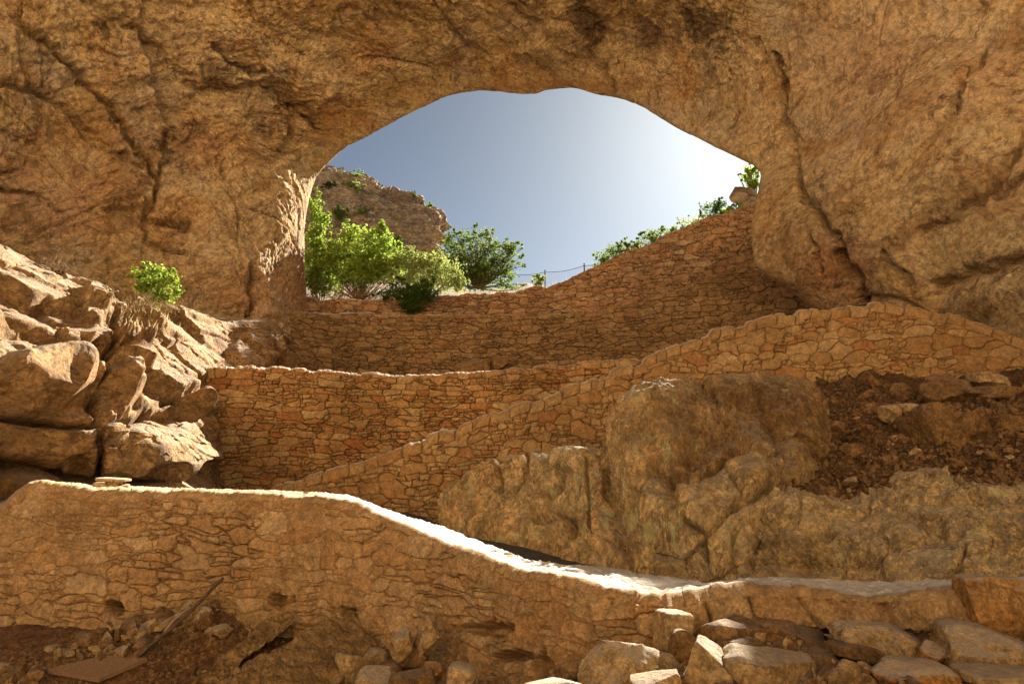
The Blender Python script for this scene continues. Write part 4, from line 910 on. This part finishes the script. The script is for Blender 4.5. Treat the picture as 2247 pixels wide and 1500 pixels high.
for i in range(20):
    px, py = rng.uniform(330, 640), rng.uniform(1380, 1500)
    p = floor_pt(px, py); s_ = rng.uniform(6, 16); rubble(p, s_ * p[1] / F, *G2)

# rubble on the dark slope to the right
rsb = bvh_of(GRID['rubble_slope'])
for (px, py, w_, h_, sd, lab, mt, kw) in (
    (2052, 948, 112, 140, 401, 'big upright boulder standing in the middle of the dark rubble slope', 'stone_dark', dict(boxy=3, cuts=14, rough=.14)),
    (2142, 945, 118, 90, 402, 'slanting boulder with a flat pale face, right of the big upright one', 'stone_dark', dict(rot=(0, 35, 20), boxy=4, cuts=12, rough=.12)),
    (2095, 856, 135, 95, 403, 'broad boulder leaning against the end of the ramp wall', 'stone_dark', dict(rot=(0, 12, 0), boxy=3, cuts=14, rough=.14)),
    (1985, 862, 88, 46, 404, 'long rounded stone bridging the small stone stack and the broad boulder', 'stone_dark', dict(rot=(0, 5, 0), boxy=2.4)),
    (1955, 905, 46, 44, 405, 'round yellowish stone below the long rounded stone', 'stone', dict(boxy=2.2)),
    (1995, 893, 52, 30, 406, 'small flat stone perched under the long rounded stone', 'stone', dict()),
    (1918, 838, 52, 36, 407, 'topmost stone of the small stack against the ramp wall', 'stone_dark', dict(rot=(0, 30, 0))),
    (1912, 868, 50, 30, 408, 'flat middle stone of the small stack against the ramp wall', 'stone_dark', dict()),
    (1906, 898, 46, 28, 409, 'lowest stone of the small stack against the ramp wall', 'stone_dark', dict(rot=(0, 25, 0))),
    (2185, 838, 92, 56, 410, 'pale squared block on the rubble close under the end of the ramp wall', 'stone', dict(boxy=5, cuts=5, rot=(0, 18, 0))),
    (2205, 862, 130, 40, 411, 'long ledge-like stone in the shadow right of the broad boulder', 'stone_dark', dict(boxy=4, rot=(0, 6, 0))),
    (2215, 930, 90, 44, 412, 'low dark stone lying right of the slanting boulder', 'stone_dark', dict()),
    (1800, 1000, 52, 30, 413, 'flat brown stone next to the foot of the limestone hump', 'stone_dark', dict()),
    (1872, 985, 60, 34, 414, 'angular plate of stone on the slope left of the big upright boulder', 'stone_dark', dict(rot=(0, -25, 0), boxy=5)),
    (1840, 935, 46, 30, 415, 'tilted stone high on the slope beside the limestone hump', 'stone_dark', dict(rot=(0, 20, 0)))):
    p = on(rsb, px, py + h_ * .2, 9.0); d = p[1]
    pc = U(px, py, d)
    stone(px, py, w_, h_, d, sd, lab, mt, at=pc + np.array([0, .12 * w_ * d / F, 0]), **kw)
G3 = ('loose brown stone scattered over the dark rubble slope under the cave wall', 'loose stones on the dark rubble slope')
for i in range(72):
    px = rng.uniform(1745, 2245); py = rng.uniform(860, 1085); p = on(rsb, px, py)
    if p is None: continue
    s_ = 8 + rng.exponential(9); rubble(p, min(s_, 36) * p[1] / F, *G3)

def gravel(name, pts, sizes, mat, seed):
    r = np.random.default_rng(seed); v0, f0 = ico(1); V = []; Fc = []
    for i, (p, s_) in enumerate(zip(pts, sizes)):
        q = v0 * (1 + .35 * r.normal(size=(len(v0), 1))) * s_ * r.uniform(.5, 1.2, 3)
        V.append(q + p); Fc.append(f0 + i * len(v0))
    o = mesh_obj(name, np.concatenate(V), np.concatenate(Fc), mat, smooth=False); o['kind'] = 'stuff'; return o
gp = [on(rsb, rng.uniform(1700, 2247), rng.uniform(850, 1095)) for _ in range(2600)]; gp = [p for p in gp if p is not None]
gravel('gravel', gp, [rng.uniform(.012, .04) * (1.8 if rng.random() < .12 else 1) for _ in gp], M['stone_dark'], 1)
gp = []
for _ in range(1700):
    t = rng.uniform(-.05, 1.05); gp.append(floor_pt(20 + t * 480 + rng.normal(0, 60), 1500 - t * 160 + rng.normal(0, 26)))
for _ in range(700): gp.append(floor_pt(rng.uniform(300, 900), rng.uniform(1370, 1510)))
gravel('gravel', gp, [rng.uniform(.008, .028) for _ in gp], M['stone_dark'], 2)
pbb = bvh_of(GRID['stony_ground'], 2)
G4 = ('angular stone in the small heap at the foot of the tall pointed stone', 'small heap between earth banks and parapet foot')
for i in range(44):
    px, py = rng.uniform(800, 1010), rng.uniform(1420, 1508)
    if py < 1420 + (px - 800) * .1: continue
    qs = [q for q in (on(pbb, px, py), on(flb, px, py)) if q is not None]
    if not qs: continue
    p = min(qs, key=lambda q: q[1]); s_ = rng.uniform(22, 50); rubble(p + np.array([0, -.05, .15 * s_ * p[1] / F]), s_ * p[1] / F, *G4)
gp = [on(pbb, rng.uniform(880, 2247), rng.uniform(1380, 1500)) for _ in range(900)]; gp = [p for p in gp if p is not None]
gravel('gravel', gp, [rng.uniform(.008, .03) for _ in gp], M['stone'], 3)

# two earthen ridges on the floor
E1 = [[(830, 1330, 7.0), (792, 1340, 6.55), (800, 1362, 6.42), (830, 1420, 6.1)], [(745, 1352, 6.75), (715, 1364, 6.3), (730, 1392, 6.15), (780, 1470, 5.75)], [(668, 1392, 6.5), (632, 1408, 5.98), (650, 1440, 5.82), (720, 1530, 5.35)],
      [(590, 1440, 6.2), (548, 1462, 5.66), (570, 1500, 5.5), (650, 1600, 5.0)], [(500, 1500, 5.8), (455, 1530, 5.3), (480, 1575, 5.1), (570, 1680, 4.7)]]
E1 = [[(x, y, d + .25) for x, y, d in c] for c in E1]
E2 = [[(650, 1338, 7.0), (632, 1346, 6.62), (636, 1358, 6.56), (642, 1374, 6.5)], [(592, 1374, 6.75), (566, 1386, 6.33), (572, 1399, 6.27), (582, 1416, 6.2)], [(530, 1420, 6.4), (500, 1434, 5.96), (507, 1448, 5.9), (519, 1466, 5.82)],
      [(462, 1472, 6.1), (430, 1488, 5.62), (438, 1503, 5.56), (452, 1524, 5.48)], [(390, 1530, 5.7), (355, 1550, 5.25), (363, 1566, 5.2), (380, 1590, 5.12)]]
E2 = [[(x, y, d + .25) for x, y, d in c] for c in E2]
for k, E in enumerate((E1, E2)):
    rock_patch('earth_bank', np.array([[U(*p) for p in c] for c in E]), 200, 70, M['plaster_bank'], 140 + k, big=(.8, .06), mid=(.3, .06), fine=(.09, .024), micro=(.03, .008), block=(.3, .03), crack=.01)

# ---- small man-made things
wood = NT('weathered_wood')
wv = wood.mapped((1, 1, 1)); wc = wood.ramp(wood.noise(14, 8, .7, 1.5, wood.mapped((4, .6, 4))), [(.3, (.14, .08, .04)), (.6, (.25, .15, .08)), (.8, (.33, .21, .12))])
M['wood'] = wood.finish(wc, wood.bump(wood.noise(40, 6, .7, .5, wood.mapped((4, .5, 4))), .5, .01))
dk = NT('dark_pole_wood'); M['pole'] = dk.finish(dk.ramp(dk.noise(20, 6, .7), [(.3, (.06, .036, .018)), (.7, (.16, .10, .055))]), dk.bump(dk.noise(50, 6, .7), .5, .01))
pw = NT('pale_stick_wood'); M['stick'] = pw.finish(pw.ramp(pw.noise(25, 6, .7), [(.3, (.30, .20, .11)), (.7, (.48, .35, .22))]))
mt = NT('grey_fence_metal'); M['metal'] = mt.finish((.10, .10, .10), None, .5, .5)
def slab_mesh(corners, thick, n=14, seed=1, amp=.004):
    c = np.asarray(corners); t = np.linspace(0, 1, n)[:, None, None]; u = np.linspace(0, 1, n)[None, :, None]
    P = (c[0] * (1 - t) + c[1] * t) * (1 - u) + (c[3] * (1 - t) + c[2] * t) * u
    P = P + np.array([0, 0, 1]) * (amp * fbm(P / .12, 3, seed))[..., None]
    B = P - np.array([0, 0, thick]); V = np.concatenate([P.reshape(-1, 3), B.reshape(-1, 3)]); g = grid_faces(n, n); m = n * n
    a = np.arange(m).reshape(n, n); rim = np.concatenate([a[:, 0], a[-1, 1:], a[-2::-1, -1], a[0, -2:0:-1]]); r2 = np.roll(rim, -1)
    return V, np.concatenate([g, g[:, ::-1] + m, np.stack([rim, r2, r2 + m, rim + m], -1)])
fz_ = lambda px, py, h: floor_pt(px, py) + np.array([0, 0, h])
v, f = slab_mesh([fz_(100, 1494, .10), fz_(212, 1464, .09), fz_(322, 1461, .07), fz_(214, 1512, .09)], .035)
tag(mesh_obj('plank', v, f, M['wood'], smooth=False), 'weathered flat board lying on the earth in the bottom left corner', 'board')
def tube(pts, radii, ns=6, seed=0, wob=0.):
    pts = np.asarray(pts, float); n = len(pts); tg = np.gradient(pts, axis=0); tg /= np.linalg.norm(tg, axis=1, keepdims=True) + 1e-9
    ref = np.where(np.abs(tg[:, 2:3]) > .9, np.array([[1., 0, 0]]), np.array([[0, 0, 1.]])); a = np.cross(tg, ref); a /= np.linalg.norm(a, axis=1, keepdims=True) + 1e-9; b = np.cross(tg, a)
    th_ = np.linspace(0, 2 * np.pi, ns, endpoint=False); r = np.broadcast_to(np.asarray(radii, float), (n,))
    V = pts[:, None] + r[:, None, None] * (np.cos(th_)[None, :, None] * a[:, None] + np.sin(th_)[None, :, None] * b[:, None])
    i = np.arange(n * ns).reshape(n, ns); j = np.roll(i, -1, 1)
    return V.reshape(-1, 3), np.stack([i[:-1], j[:-1], j[1:], i[1:]], -1).reshape(-1, 4)
def merge(parts):
    V, Fc, o = [], [], 0
    for v, f in parts: V.append(v); Fc.append(f + o); o += len(v)
    return np.concatenate(V), np.concatenate(Fc)
def bent(p0, p1, n=12, sag=.05, seed=0):
    t = np.linspace(0, 1, n)[:, None]; P = p0 * (1 - t) + p1 * t; q = np.random.default_rng(seed).normal(size=3) * sag
    return P + np.sin(t * np.pi) * q + .25 * sag * np.stack([perlin(P * 4 + 5 * k, seed) for k in range(3)], -1)
pole_a, pole_b = U(489, 1268, 6.88), floor_pt(300, 1452) + np.array([0, 0, .05])
tag(mesh_obj('wooden_pole', *tube(bent(pole_a, pole_b, 24, .03, 3), np.linspace(.016, .02, 24), 8), M['pole']), 'long dark pole leaning from the rubble heap up to the parapet wall', 'pole')
tag(mesh_obj('branch', *tube(bent(U(440, 1325, 6.9), floor_pt(345, 1424) + np.array([.03, 0, .1]), 16, .03, 4), np.linspace(.008, .016, 16), 7), M['stick']), 'thin pale branch lying alongside the dark pole', 'branch')
tag(mesh_obj('stick', *tube(bent(U(362, 1376, 6.85), U(396, 1398, 6.75), 8, .01, 5), .009, 6), M['stick']), 'short pale stick crossing the dark pole', 'stick')

# stones stacked on the parapet
def wall_top(px):
    x = project(Tf)[0]; k = int(np.argmin(np.abs(x - px))); return .5 * Tf[k] + .5 * front[4][k]
for px, w_, h_, dz, lab, sd in ((222, 30, 20, .05, 'small round stone at the left end of the little table of stones on the parapet', 501), (248, 30, 22, .055, 'pale upright stone carrying the capstone on the parapet', 502), (272, 22, 18, .045, 'small brown stone under the right end of the capstone', 503)):
    p = wall_top(px); stone(px, 0, w_, h_, p[1], sd, lab, at=p + np.array([0, 0, dz]), boxy=5, cuts=3, sub=4)
p = wall_top(246); stone(246, 0, 62, 9, p[1], 504, 'thin capstone resting on three small stones on top of the parapet', at=p + np.array([0, 0, .135]), boxy=6, cuts=3, rot=(0, 3, 0), sub=4, dp=40)
stone(1036, 808, 74, 44, 24.2, 505, 'pale streaked block standing on the ledge behind the middle wall', 'stone_dark', boxy=7, cuts=3, dp=24, name='stone_block', cat='block')
stone(1098, 795, 34, 36, 24.2, 506, 'smaller squarish block right of the pale streaked block on the ledge', 'stone_dark', boxy=6, cuts=3, name='stone_block', cat='block')

# rocks beside the mouth, up on the terrace to the right
stone(1620, 428, 36, 40, 24.0, 507, 'rounded dark boulder on the skyline above the end of the terrace wall', 'cliff', boxy=3, rough=.12)
stone(1645, 432, 52, 52, 24.4, 508, 'grey jagged rock beside the rounded boulder on the skyline', 'cliff', boxy=3)
stone(1650, 458, 60, 30, 24.0, 509, 'low rock sitting on top of the terrace wall by the cave pillar', 'cliff', boxy=3)

# ---- plants
def leaf_material(name, c1, c2, trans=.58):
    s = NT(name); c = s.mix(s.attr('tone'), c1, c2)
    d = s.n('ShaderNodeBsdfDiffuse'); t = s.n('ShaderNodeBsdfTranslucent'); m = s.n('ShaderNodeMixShader'); m.inputs[0].default_value = trans
    s.l(c, d.inputs[0]); s.l(c, t.inputs[0]); s.l(d.outputs[0], m.inputs[1]); s.l(t.outputs[0], m.inputs[2]); s.l(m.outputs[0], s.out.inputs[0]); return s.m
M['leaf_bright'] = leaf_material('bright_leaves', (.16, .235, .035), (.34, .43, .07))
M['leaf_mid'] = leaf_material('green_leaves', (.09, .14, .025), (.21, .27, .055))
M['leaf_dark'] = leaf_material('dark_leaves', (.05, .095, .018), (.12, .18, .036))
M['leaf_pale'] = leaf_material('pale_leaves', (.19, .235, .06), (.36, .38, .12))
M['straw'] = leaf_material('straw', (.34, .25, .12), (.52, .42, .24), .35)
bk_ = NT('bark'); M['bark'] = bk_.finish(bk_.ramp(bk_.noise(15, 6, .7), [(.3, (.10, .065, .04)), (.7, (.20, .14, .09))]))
M['twig'] = (lambda s: s.finish(s.ramp(s.noise(6, 4, .7), [(.3, (.16, .095, .05)), (.7, (.30, .20, .11))])))(NT('dry_twigs'))
def plant(name, label, cat, lobes, base, leaf, mat, density=.20, seed=1, group=None, stems=12, stem_r=.02, flat=.9, clump=.19):
    r = np.random.default_rng(seed); base = np.asarray(base, float)
    LV, TN, tips = [], [], []
    full = list(lobes)
    for (px, py, rx, ry, d) in lobes:
        for _ in range(5):
            a_ = r.uniform(-.3, math.pi + .3); q_ = r.uniform(1.0, 1.45); full.append((px + rx * q_ * math.cos(a_), py - ry * q_ * math.sin(a_), rx * r.uniform(.12, .28), ry * r.uniform(.14, .34), d + r.normal() * .2))
    for (px, py, rx, ry, d) in full:
        c = U(px, py, d); k = d / F; rad_ = np.array([rx, (rx + ry) / 2 * flat, ry]) * k
        n = int(density * math.pi * rx * ry * (d * .12 / F / leaf * 10) ** 0); nc = max(2, n // 26)
        q = r.normal(size=(nc, 3)); q /= np.linalg.norm(q, axis=1, keepdims=True); q *= r.uniform(.15, 1, (nc, 1)) ** .45
        cc = c + q * rad_; tips += list(cc[:max(1, stems // len(full))])
        for ci in cc:
            m = max(8, int(n / nc * r.uniform(.5, 1.6))); pts = ci + r.normal(size=(m, 3)) * rad_ * clump * r.uniform(.6, 1.25)
            tone = np.clip(r.uniform(0, 1) * .6 + r.uniform(0, .4, m), 0, 1)
            L = leaf * r.uniform(.6, 1.3, m)[:, None]
            ax = r.normal(size=(m, 3)); ax[:, 2] = ax[:, 2] * .6 - .15; ax /= np.linalg.norm(ax, axis=1, keepdims=True)
            up = r.normal(size=(m, 3)) * .7 + np.array([0, 0, .6]); sd_ = np.cross(ax, up); sd_ /= np.linalg.norm(sd_, axis=1, keepdims=True) + 1e-9
            fold = np.cross(sd_, ax) * L * .12
            quad = np.stack([pts - ax * L * .5, pts + sd_ * L * .3 + fold, pts + ax * L * .55, pts - sd_ * L * .3 + fold], 1)
            LV.append(quad.reshape(-1, 3)); TN.append(np.repeat(tone, 4))
    V = np.concatenate(LV); root = empty(name, base); tag(root, label, cat, group)
    mesh_obj('foliage', V - base, np.arange(len(V)).reshape(-1, 4), M[mat], root, smooth=False, attrs={'tone': np.concatenate(TN)})
    if stems:
        parts = []
        for i, tp in enumerate(tips):
            b0 = base + r.normal(size=3) * np.array([.06, .06, .0]); mid_ = (b0 + tp) / 2 + r.normal(size=3) * .12 * np.linalg.norm(tp - b0); t = np.linspace(0, 1, 9)[:, None]
            parts.append(tube((1 - t) ** 2 * b0 + 2 * t * (1 - t) * mid_ + t * t * tp, np.linspace(stem_r, stem_r * .2, 9), 5))
        v, f = merge(parts); mesh_obj('stem', v - base, f, M['bark'], root)
    return root
plant('shrub', 'slender bright green shrub pressed against the left pillar of the cave mouth', 'shrub', [(694, 468, 20, 34, 28), (690, 520, 24, 34, 28), (706, 490, 16, 30, 28), (684, 560, 18, 30, 28)], U(690, 640, 28), .13, 'leaf_bright', .30, 1)
plant('bush', 'big bright green bush in the middle of the terrace below the cliff', 'bush', [(800, 540, 55, 40, 28.5), (755, 560, 42, 40, 28.5), (840, 555, 36, 42, 28.5), (720, 600, 42, 50, 28.2), (870, 560, 36, 26, 28.4), (780, 600, 60, 30, 28.1), (735, 560, 30, 30, 28.3), (850, 590, 40, 26, 28.2), (833, 512, 18, 20, 28.5), (765, 512, 18, 16, 28.6), (690, 590, 30, 40, 28.2), (815, 585, 50, 30, 28.2)], U(790, 660, 28.6), .13, 'leaf_bright', .26, 2, stems=18)
plant('bush', 'rounded pale green bush at the right end of the terrace bushes', 'bush', [(935, 598, 62, 40, 27.8), (985, 610, 34, 36, 27.6), (890, 590, 42, 38, 28), (905, 565, 24, 18, 28), (950, 575, 30, 20, 28), (1000, 625, 18, 22, 27.6)], U(940, 655, 27.8), .10, 'leaf_pale', .34, 3, stems=16)
plant('bush', 'dark green bush hanging over the top of the lower wall tier', 'bush', [(905, 652, 48, 28, 26.2), (880, 640, 40, 22, 26.5), (930, 640, 34, 24, 26.3), (900, 672, 30, 16, 25.9)], U(905, 660, 26.9), .11, 'leaf_dark', .34, 4, stems=10)
plant('bush', 'small green bush wedged between pillar and dry twigs on the terrace', 'bush', [(705, 630, 26, 26, 27.4), (690, 615, 20, 22, 27.6)], U(700, 668, 27.4), .11, 'leaf_mid', .28, 5, stems=6)
plant('tree', 'darker loose-leaved tree standing alone against the sky beyond the terrace', 'tree', [(1000, 548, 26, 34, 37), (1050, 535, 34, 26, 37), (1098, 552, 34, 22, 37), (1035, 585, 56, 34, 36.5), (1105, 595, 34, 22, 36.5), (1075, 570, 40, 28, 37), (985, 590, 26, 34, 36.5), (1125, 548, 18, 14, 37.2), (1040, 615, 66, 26, 36.4), (1000, 605, 40, 26, 36.4), (1120, 625, 26, 12, 36.4), (1020, 520, 18, 14, 37.1), (1070, 520, 14, 12, 37.1)], U(1050, 632, 36.8), .16, 'leaf_mid', .22, 6, stems=20, stem_r=.05, clump=.3)
plant('plant', 'small bright plant sprouting on the skyline near the fence', 'plant', [(1180, 621, 13, 13, 28.5), (1184, 612, 9, 8, 28.5)], U(1181, 636, 28.5), .12, 'leaf_bright', .5, 7, stems=4)
GT = 'bushes along the top of the terrace wall'
plant('bush', 'leafy bush on the wall top nearest the fence', 'bush', [(1345, 562, 36, 24, 25.0), (1375, 550, 24, 20, 24.9), (1318, 578, 18, 12, 25.2)], U(1350, 590, 25.1), .10, 'leaf_mid', .34, 8, GT, 8)
plant('bush', 'low green bush on the wall top above its middle, two bushes from the fence', 'bush', [(1450, 522, 40, 20, 24.2), (1415, 540, 26, 16, 24.4), (1480, 510, 24, 14, 24.1)], U(1445, 545, 24.4), .10, 'leaf_mid', .34, 9, GT, 8)
plant('bush', 'dry yellowish bush with bare twigs on the wall top', 'bush', [(1512, 488, 22, 20, 23.6), (1530, 478, 14, 14, 23.6)], U(1515, 505, 23.7), .08, 'leaf_pale', .26, 10, GT, 16, .012)
plant('bush', 'dark olive bush on the wall top just below the skyline boulders', 'bush', [(1562, 468, 24, 24, 23.2), (1582, 460, 20, 20, 23.2)], U(1568, 490, 23.3), .09, 'leaf_dark', .4, 11, GT, 8)
plant('bush', 'small bright bush between the dark olive bush and the cave pillar', 'bush', [(1605, 464, 18, 12, 22.9), (1622, 456, 12, 10, 22.9)], U(1612, 476, 22.9), .09, 'leaf_bright', .4, 12, GT, 6)
plant('tree', 'light green tree top peeping out beside the right pillar above the boulders', 'tree', [(1648, 392, 18, 26, 26), (1655, 372, 12, 12, 26), (1658, 415, 14, 16, 26)], U(1655, 470, 26), .12, 'leaf_bright', .4, 13, None, 8, .04)
for i, (px, py, rx, ry, d, mt_, lab) in enumerate(((785, 386, 13, 11, 57.0, 'leaf_bright', 'light green shrub on the very top of the cliff'), (775, 415, 20, 16, 55.5, 'leaf_pale', 'pale shrub growing just below the top of the cliff'), (726, 408, 14, 8, 54.5, 'leaf_dark', 'dark shrub high on the cliff beside the pillar'),
        (908, 430, 5, 8, 60.0, 'leaf_dark', 'tiny upright shrub on the cliff edge'), (935, 452, 14, 8, 60.5, 'leaf_mid', 'grassy shrub on the corner of the cliff'), (795, 462, 16, 8, 54.5, 'leaf_pale', 'dry shrub on a ledge in the cliff face'), (745, 470, 16, 14, 52.5, 'leaf_mid', 'green shrub low on the cliff above the big bush'), (870, 535, 16, 12, 53.5, 'leaf_dark', 'dark shrub at the foot of the cliff'))):
    plant('shrub', lab, 'shrub', [(px, py, rx, ry, d)], U(px, py + ry, d), .22, mt_, .6, 20 + i, 'shrubs on the cliff', 4, .03)
slb = bvh_of(GRID['rock_slope'])
bp = on(slb, 345, 672, 16.5)
d0 = bp[1]
plant('bush', 'bright yellow-green bush growing alone on the sunlit rock slope', 'bush', [(340, 608, 42, 22, d0 - .1), (365, 640, 24, 26, d0 - .3), (312, 604, 20, 14, d0), (352, 662, 16, 16, d0 - .4), (378, 606, 14, 14, d0 - .1), (325, 632, 22, 16, d0 - .1)], bp, .085, 'leaf_bright', .30, 31, None, 16, .012)
def twigs(name, label, base, n, spread, length, r0, seed, mat='twig', droop=.5, dirv=(0, 0, 1)):
    r = np.random.default_rng(seed); parts = []
    for i in range(n):
        b0 = base + r.normal(size=3) * np.array([spread, spread * .5, .03]); L = length * r.uniform(.5, 1.2); dv = np.array(dirv) + r.normal(size=3) * .55; dv /= np.linalg.norm(dv)
        t = np.linspace(0, 1, 8)[:, None]; P = b0 + dv * L * t + np.array([0, 0, -1]) * droop * L * t * t + r.normal(size=3) * .06 * L * np.sin(t * 3)
        parts.append(tube(P, np.linspace(r0, r0 * .3, 8), 4))
    v, f = merge(parts); o = mesh_obj(name, v - base, f, M[mat]); o.location = tuple(base); return tag(o, label, 'shrub')
twigs('dry_shrub', 'tangle of bare brown twigs under the big bush on the terrace', U(800, 655, 27.6), 150, .9, 1.5, .013, 41, droop=.8)
twigs('dry_shrub', 'leafless dark shrub on the rock slope at the far left', on(slb, 112, 590, 15.5), 90, .25, .5, .006, 42, droop=.5)
twigs('dry_shrub', 'straw-coloured dead stalks under the bright bush on the rock slope', on(slb, 330, 676, 16.0), 160, .55, .42, .006, 43, 'straw', .3)
def grass(pts, h, seed, mat='straw'):
    r = np.random.default_rng(seed); n = len(pts); P = np.asarray(pts); a = r.uniform(0, 6.28, n); H = h * r.uniform(.5, 1.3, n)
    sd_ = np.stack([np.cos(a), np.sin(a), 0 * a], -1) * .012; ln = r.normal(size=(n, 3)) * .25 * H[:, None]; ln[:, 2] = H
    V = np.stack([P - sd_, P + sd_, P + sd_ * .5 + ln * .6, P - sd_ * .5 + ln * .6, ], 1); V2 = np.stack([P - sd_ * .5 + ln * .6, P + sd_ * .5 + ln * .6, P + ln * 1.05 + sd_ * .1, P + ln * 1.05 - sd_ * .1], 1)
    V = np.concatenate([V, V2], 0).reshape(-1, 3)
    o = mesh_obj('grass', V, np.arange(len(V)).reshape(-1, 4), M[mat], smooth=False, attrs={'tone': r.uniform(0, 1, len(V))}); o['kind'] = 'stuff'; return o
Tu = up[1]
gpts = []
pxu = project(Tu)[0]
for _ in range(5200):
    k = int(rng.choice(np.where((pxu > 900) & (pxu < 1600))[0] if rng.random() < .3 else np.where((pxu > 985) & (pxu < 1260))[0])); q = Tu[k] + np.array([rng.normal(0, .1), rng.uniform(.2, 3.0), 0]); q[2] = max(terrain_z(q[0], q[1]), Tu[k][2] - .12); gpts.append(q)
grass(gpts, .32, 44)
gpts = []
for _ in range(350):
    q = on(slb, rng.normal(330, 40), rng.normal(690, 22))
    if q is not None: gpts.append(q)
grass(gpts, .16, 45)
gpts = []
for _ in range(1200):
    px, d = rng.uniform(690, 1240), rng.uniform(29, 52); x = U(px, 640, d)[0]; gpts.append(np.array([x, d, terrain_z(x, d) + .05]))
grass(gpts, .45, 46)

# ---- fence beyond the terrace
fb = empty('fence', U(1238, 612, 31)); tag(fb, 'thin wire mesh fence with two posts on the skyline beyond the terrace', 'fence'); fo = np.array(fb.location)
line = [U(1120, 601, 36), U(1196, 597, 33.5), U(1282, 583, 30.5), U(1345, 566, 28.5)]
for q in line[1:3]:
    v, f = tube(np.linspace(q + np.array([0, 0, .12]), q - np.array([0, 0, 1.1]), 4), .035, 8); mesh_obj('post', v - fo, f, M['metal'], fb)
parts = []
for a, b in zip(line[:-1], line[1:]):
    t = np.linspace(0, 1, 16)[:, None]; P = a * (1 - t) + b * t; P[:, 2] -= .10 * np.sin(t[:, 0] * np.pi); parts.append(tube(P, .014, 5))
v, f = merge(parts); mesh_obj('top_cable', v - fo, f, M['metal'], fb)
parts = []
for a, b in zip(line[:-1], line[1:]):
    n = 34
    for i in range(n):
        t = i / n; q = a * (1 - t) + b * t; q[2] -= .10 * math.sin(t * math.pi); parts.append(tube(np.array([q, q - np.array([0, 0, 1.0])]), .004, 3))
v, f = merge(parts); mesh_obj('wire_mesh', v - fo, f, M['metal'], fb)
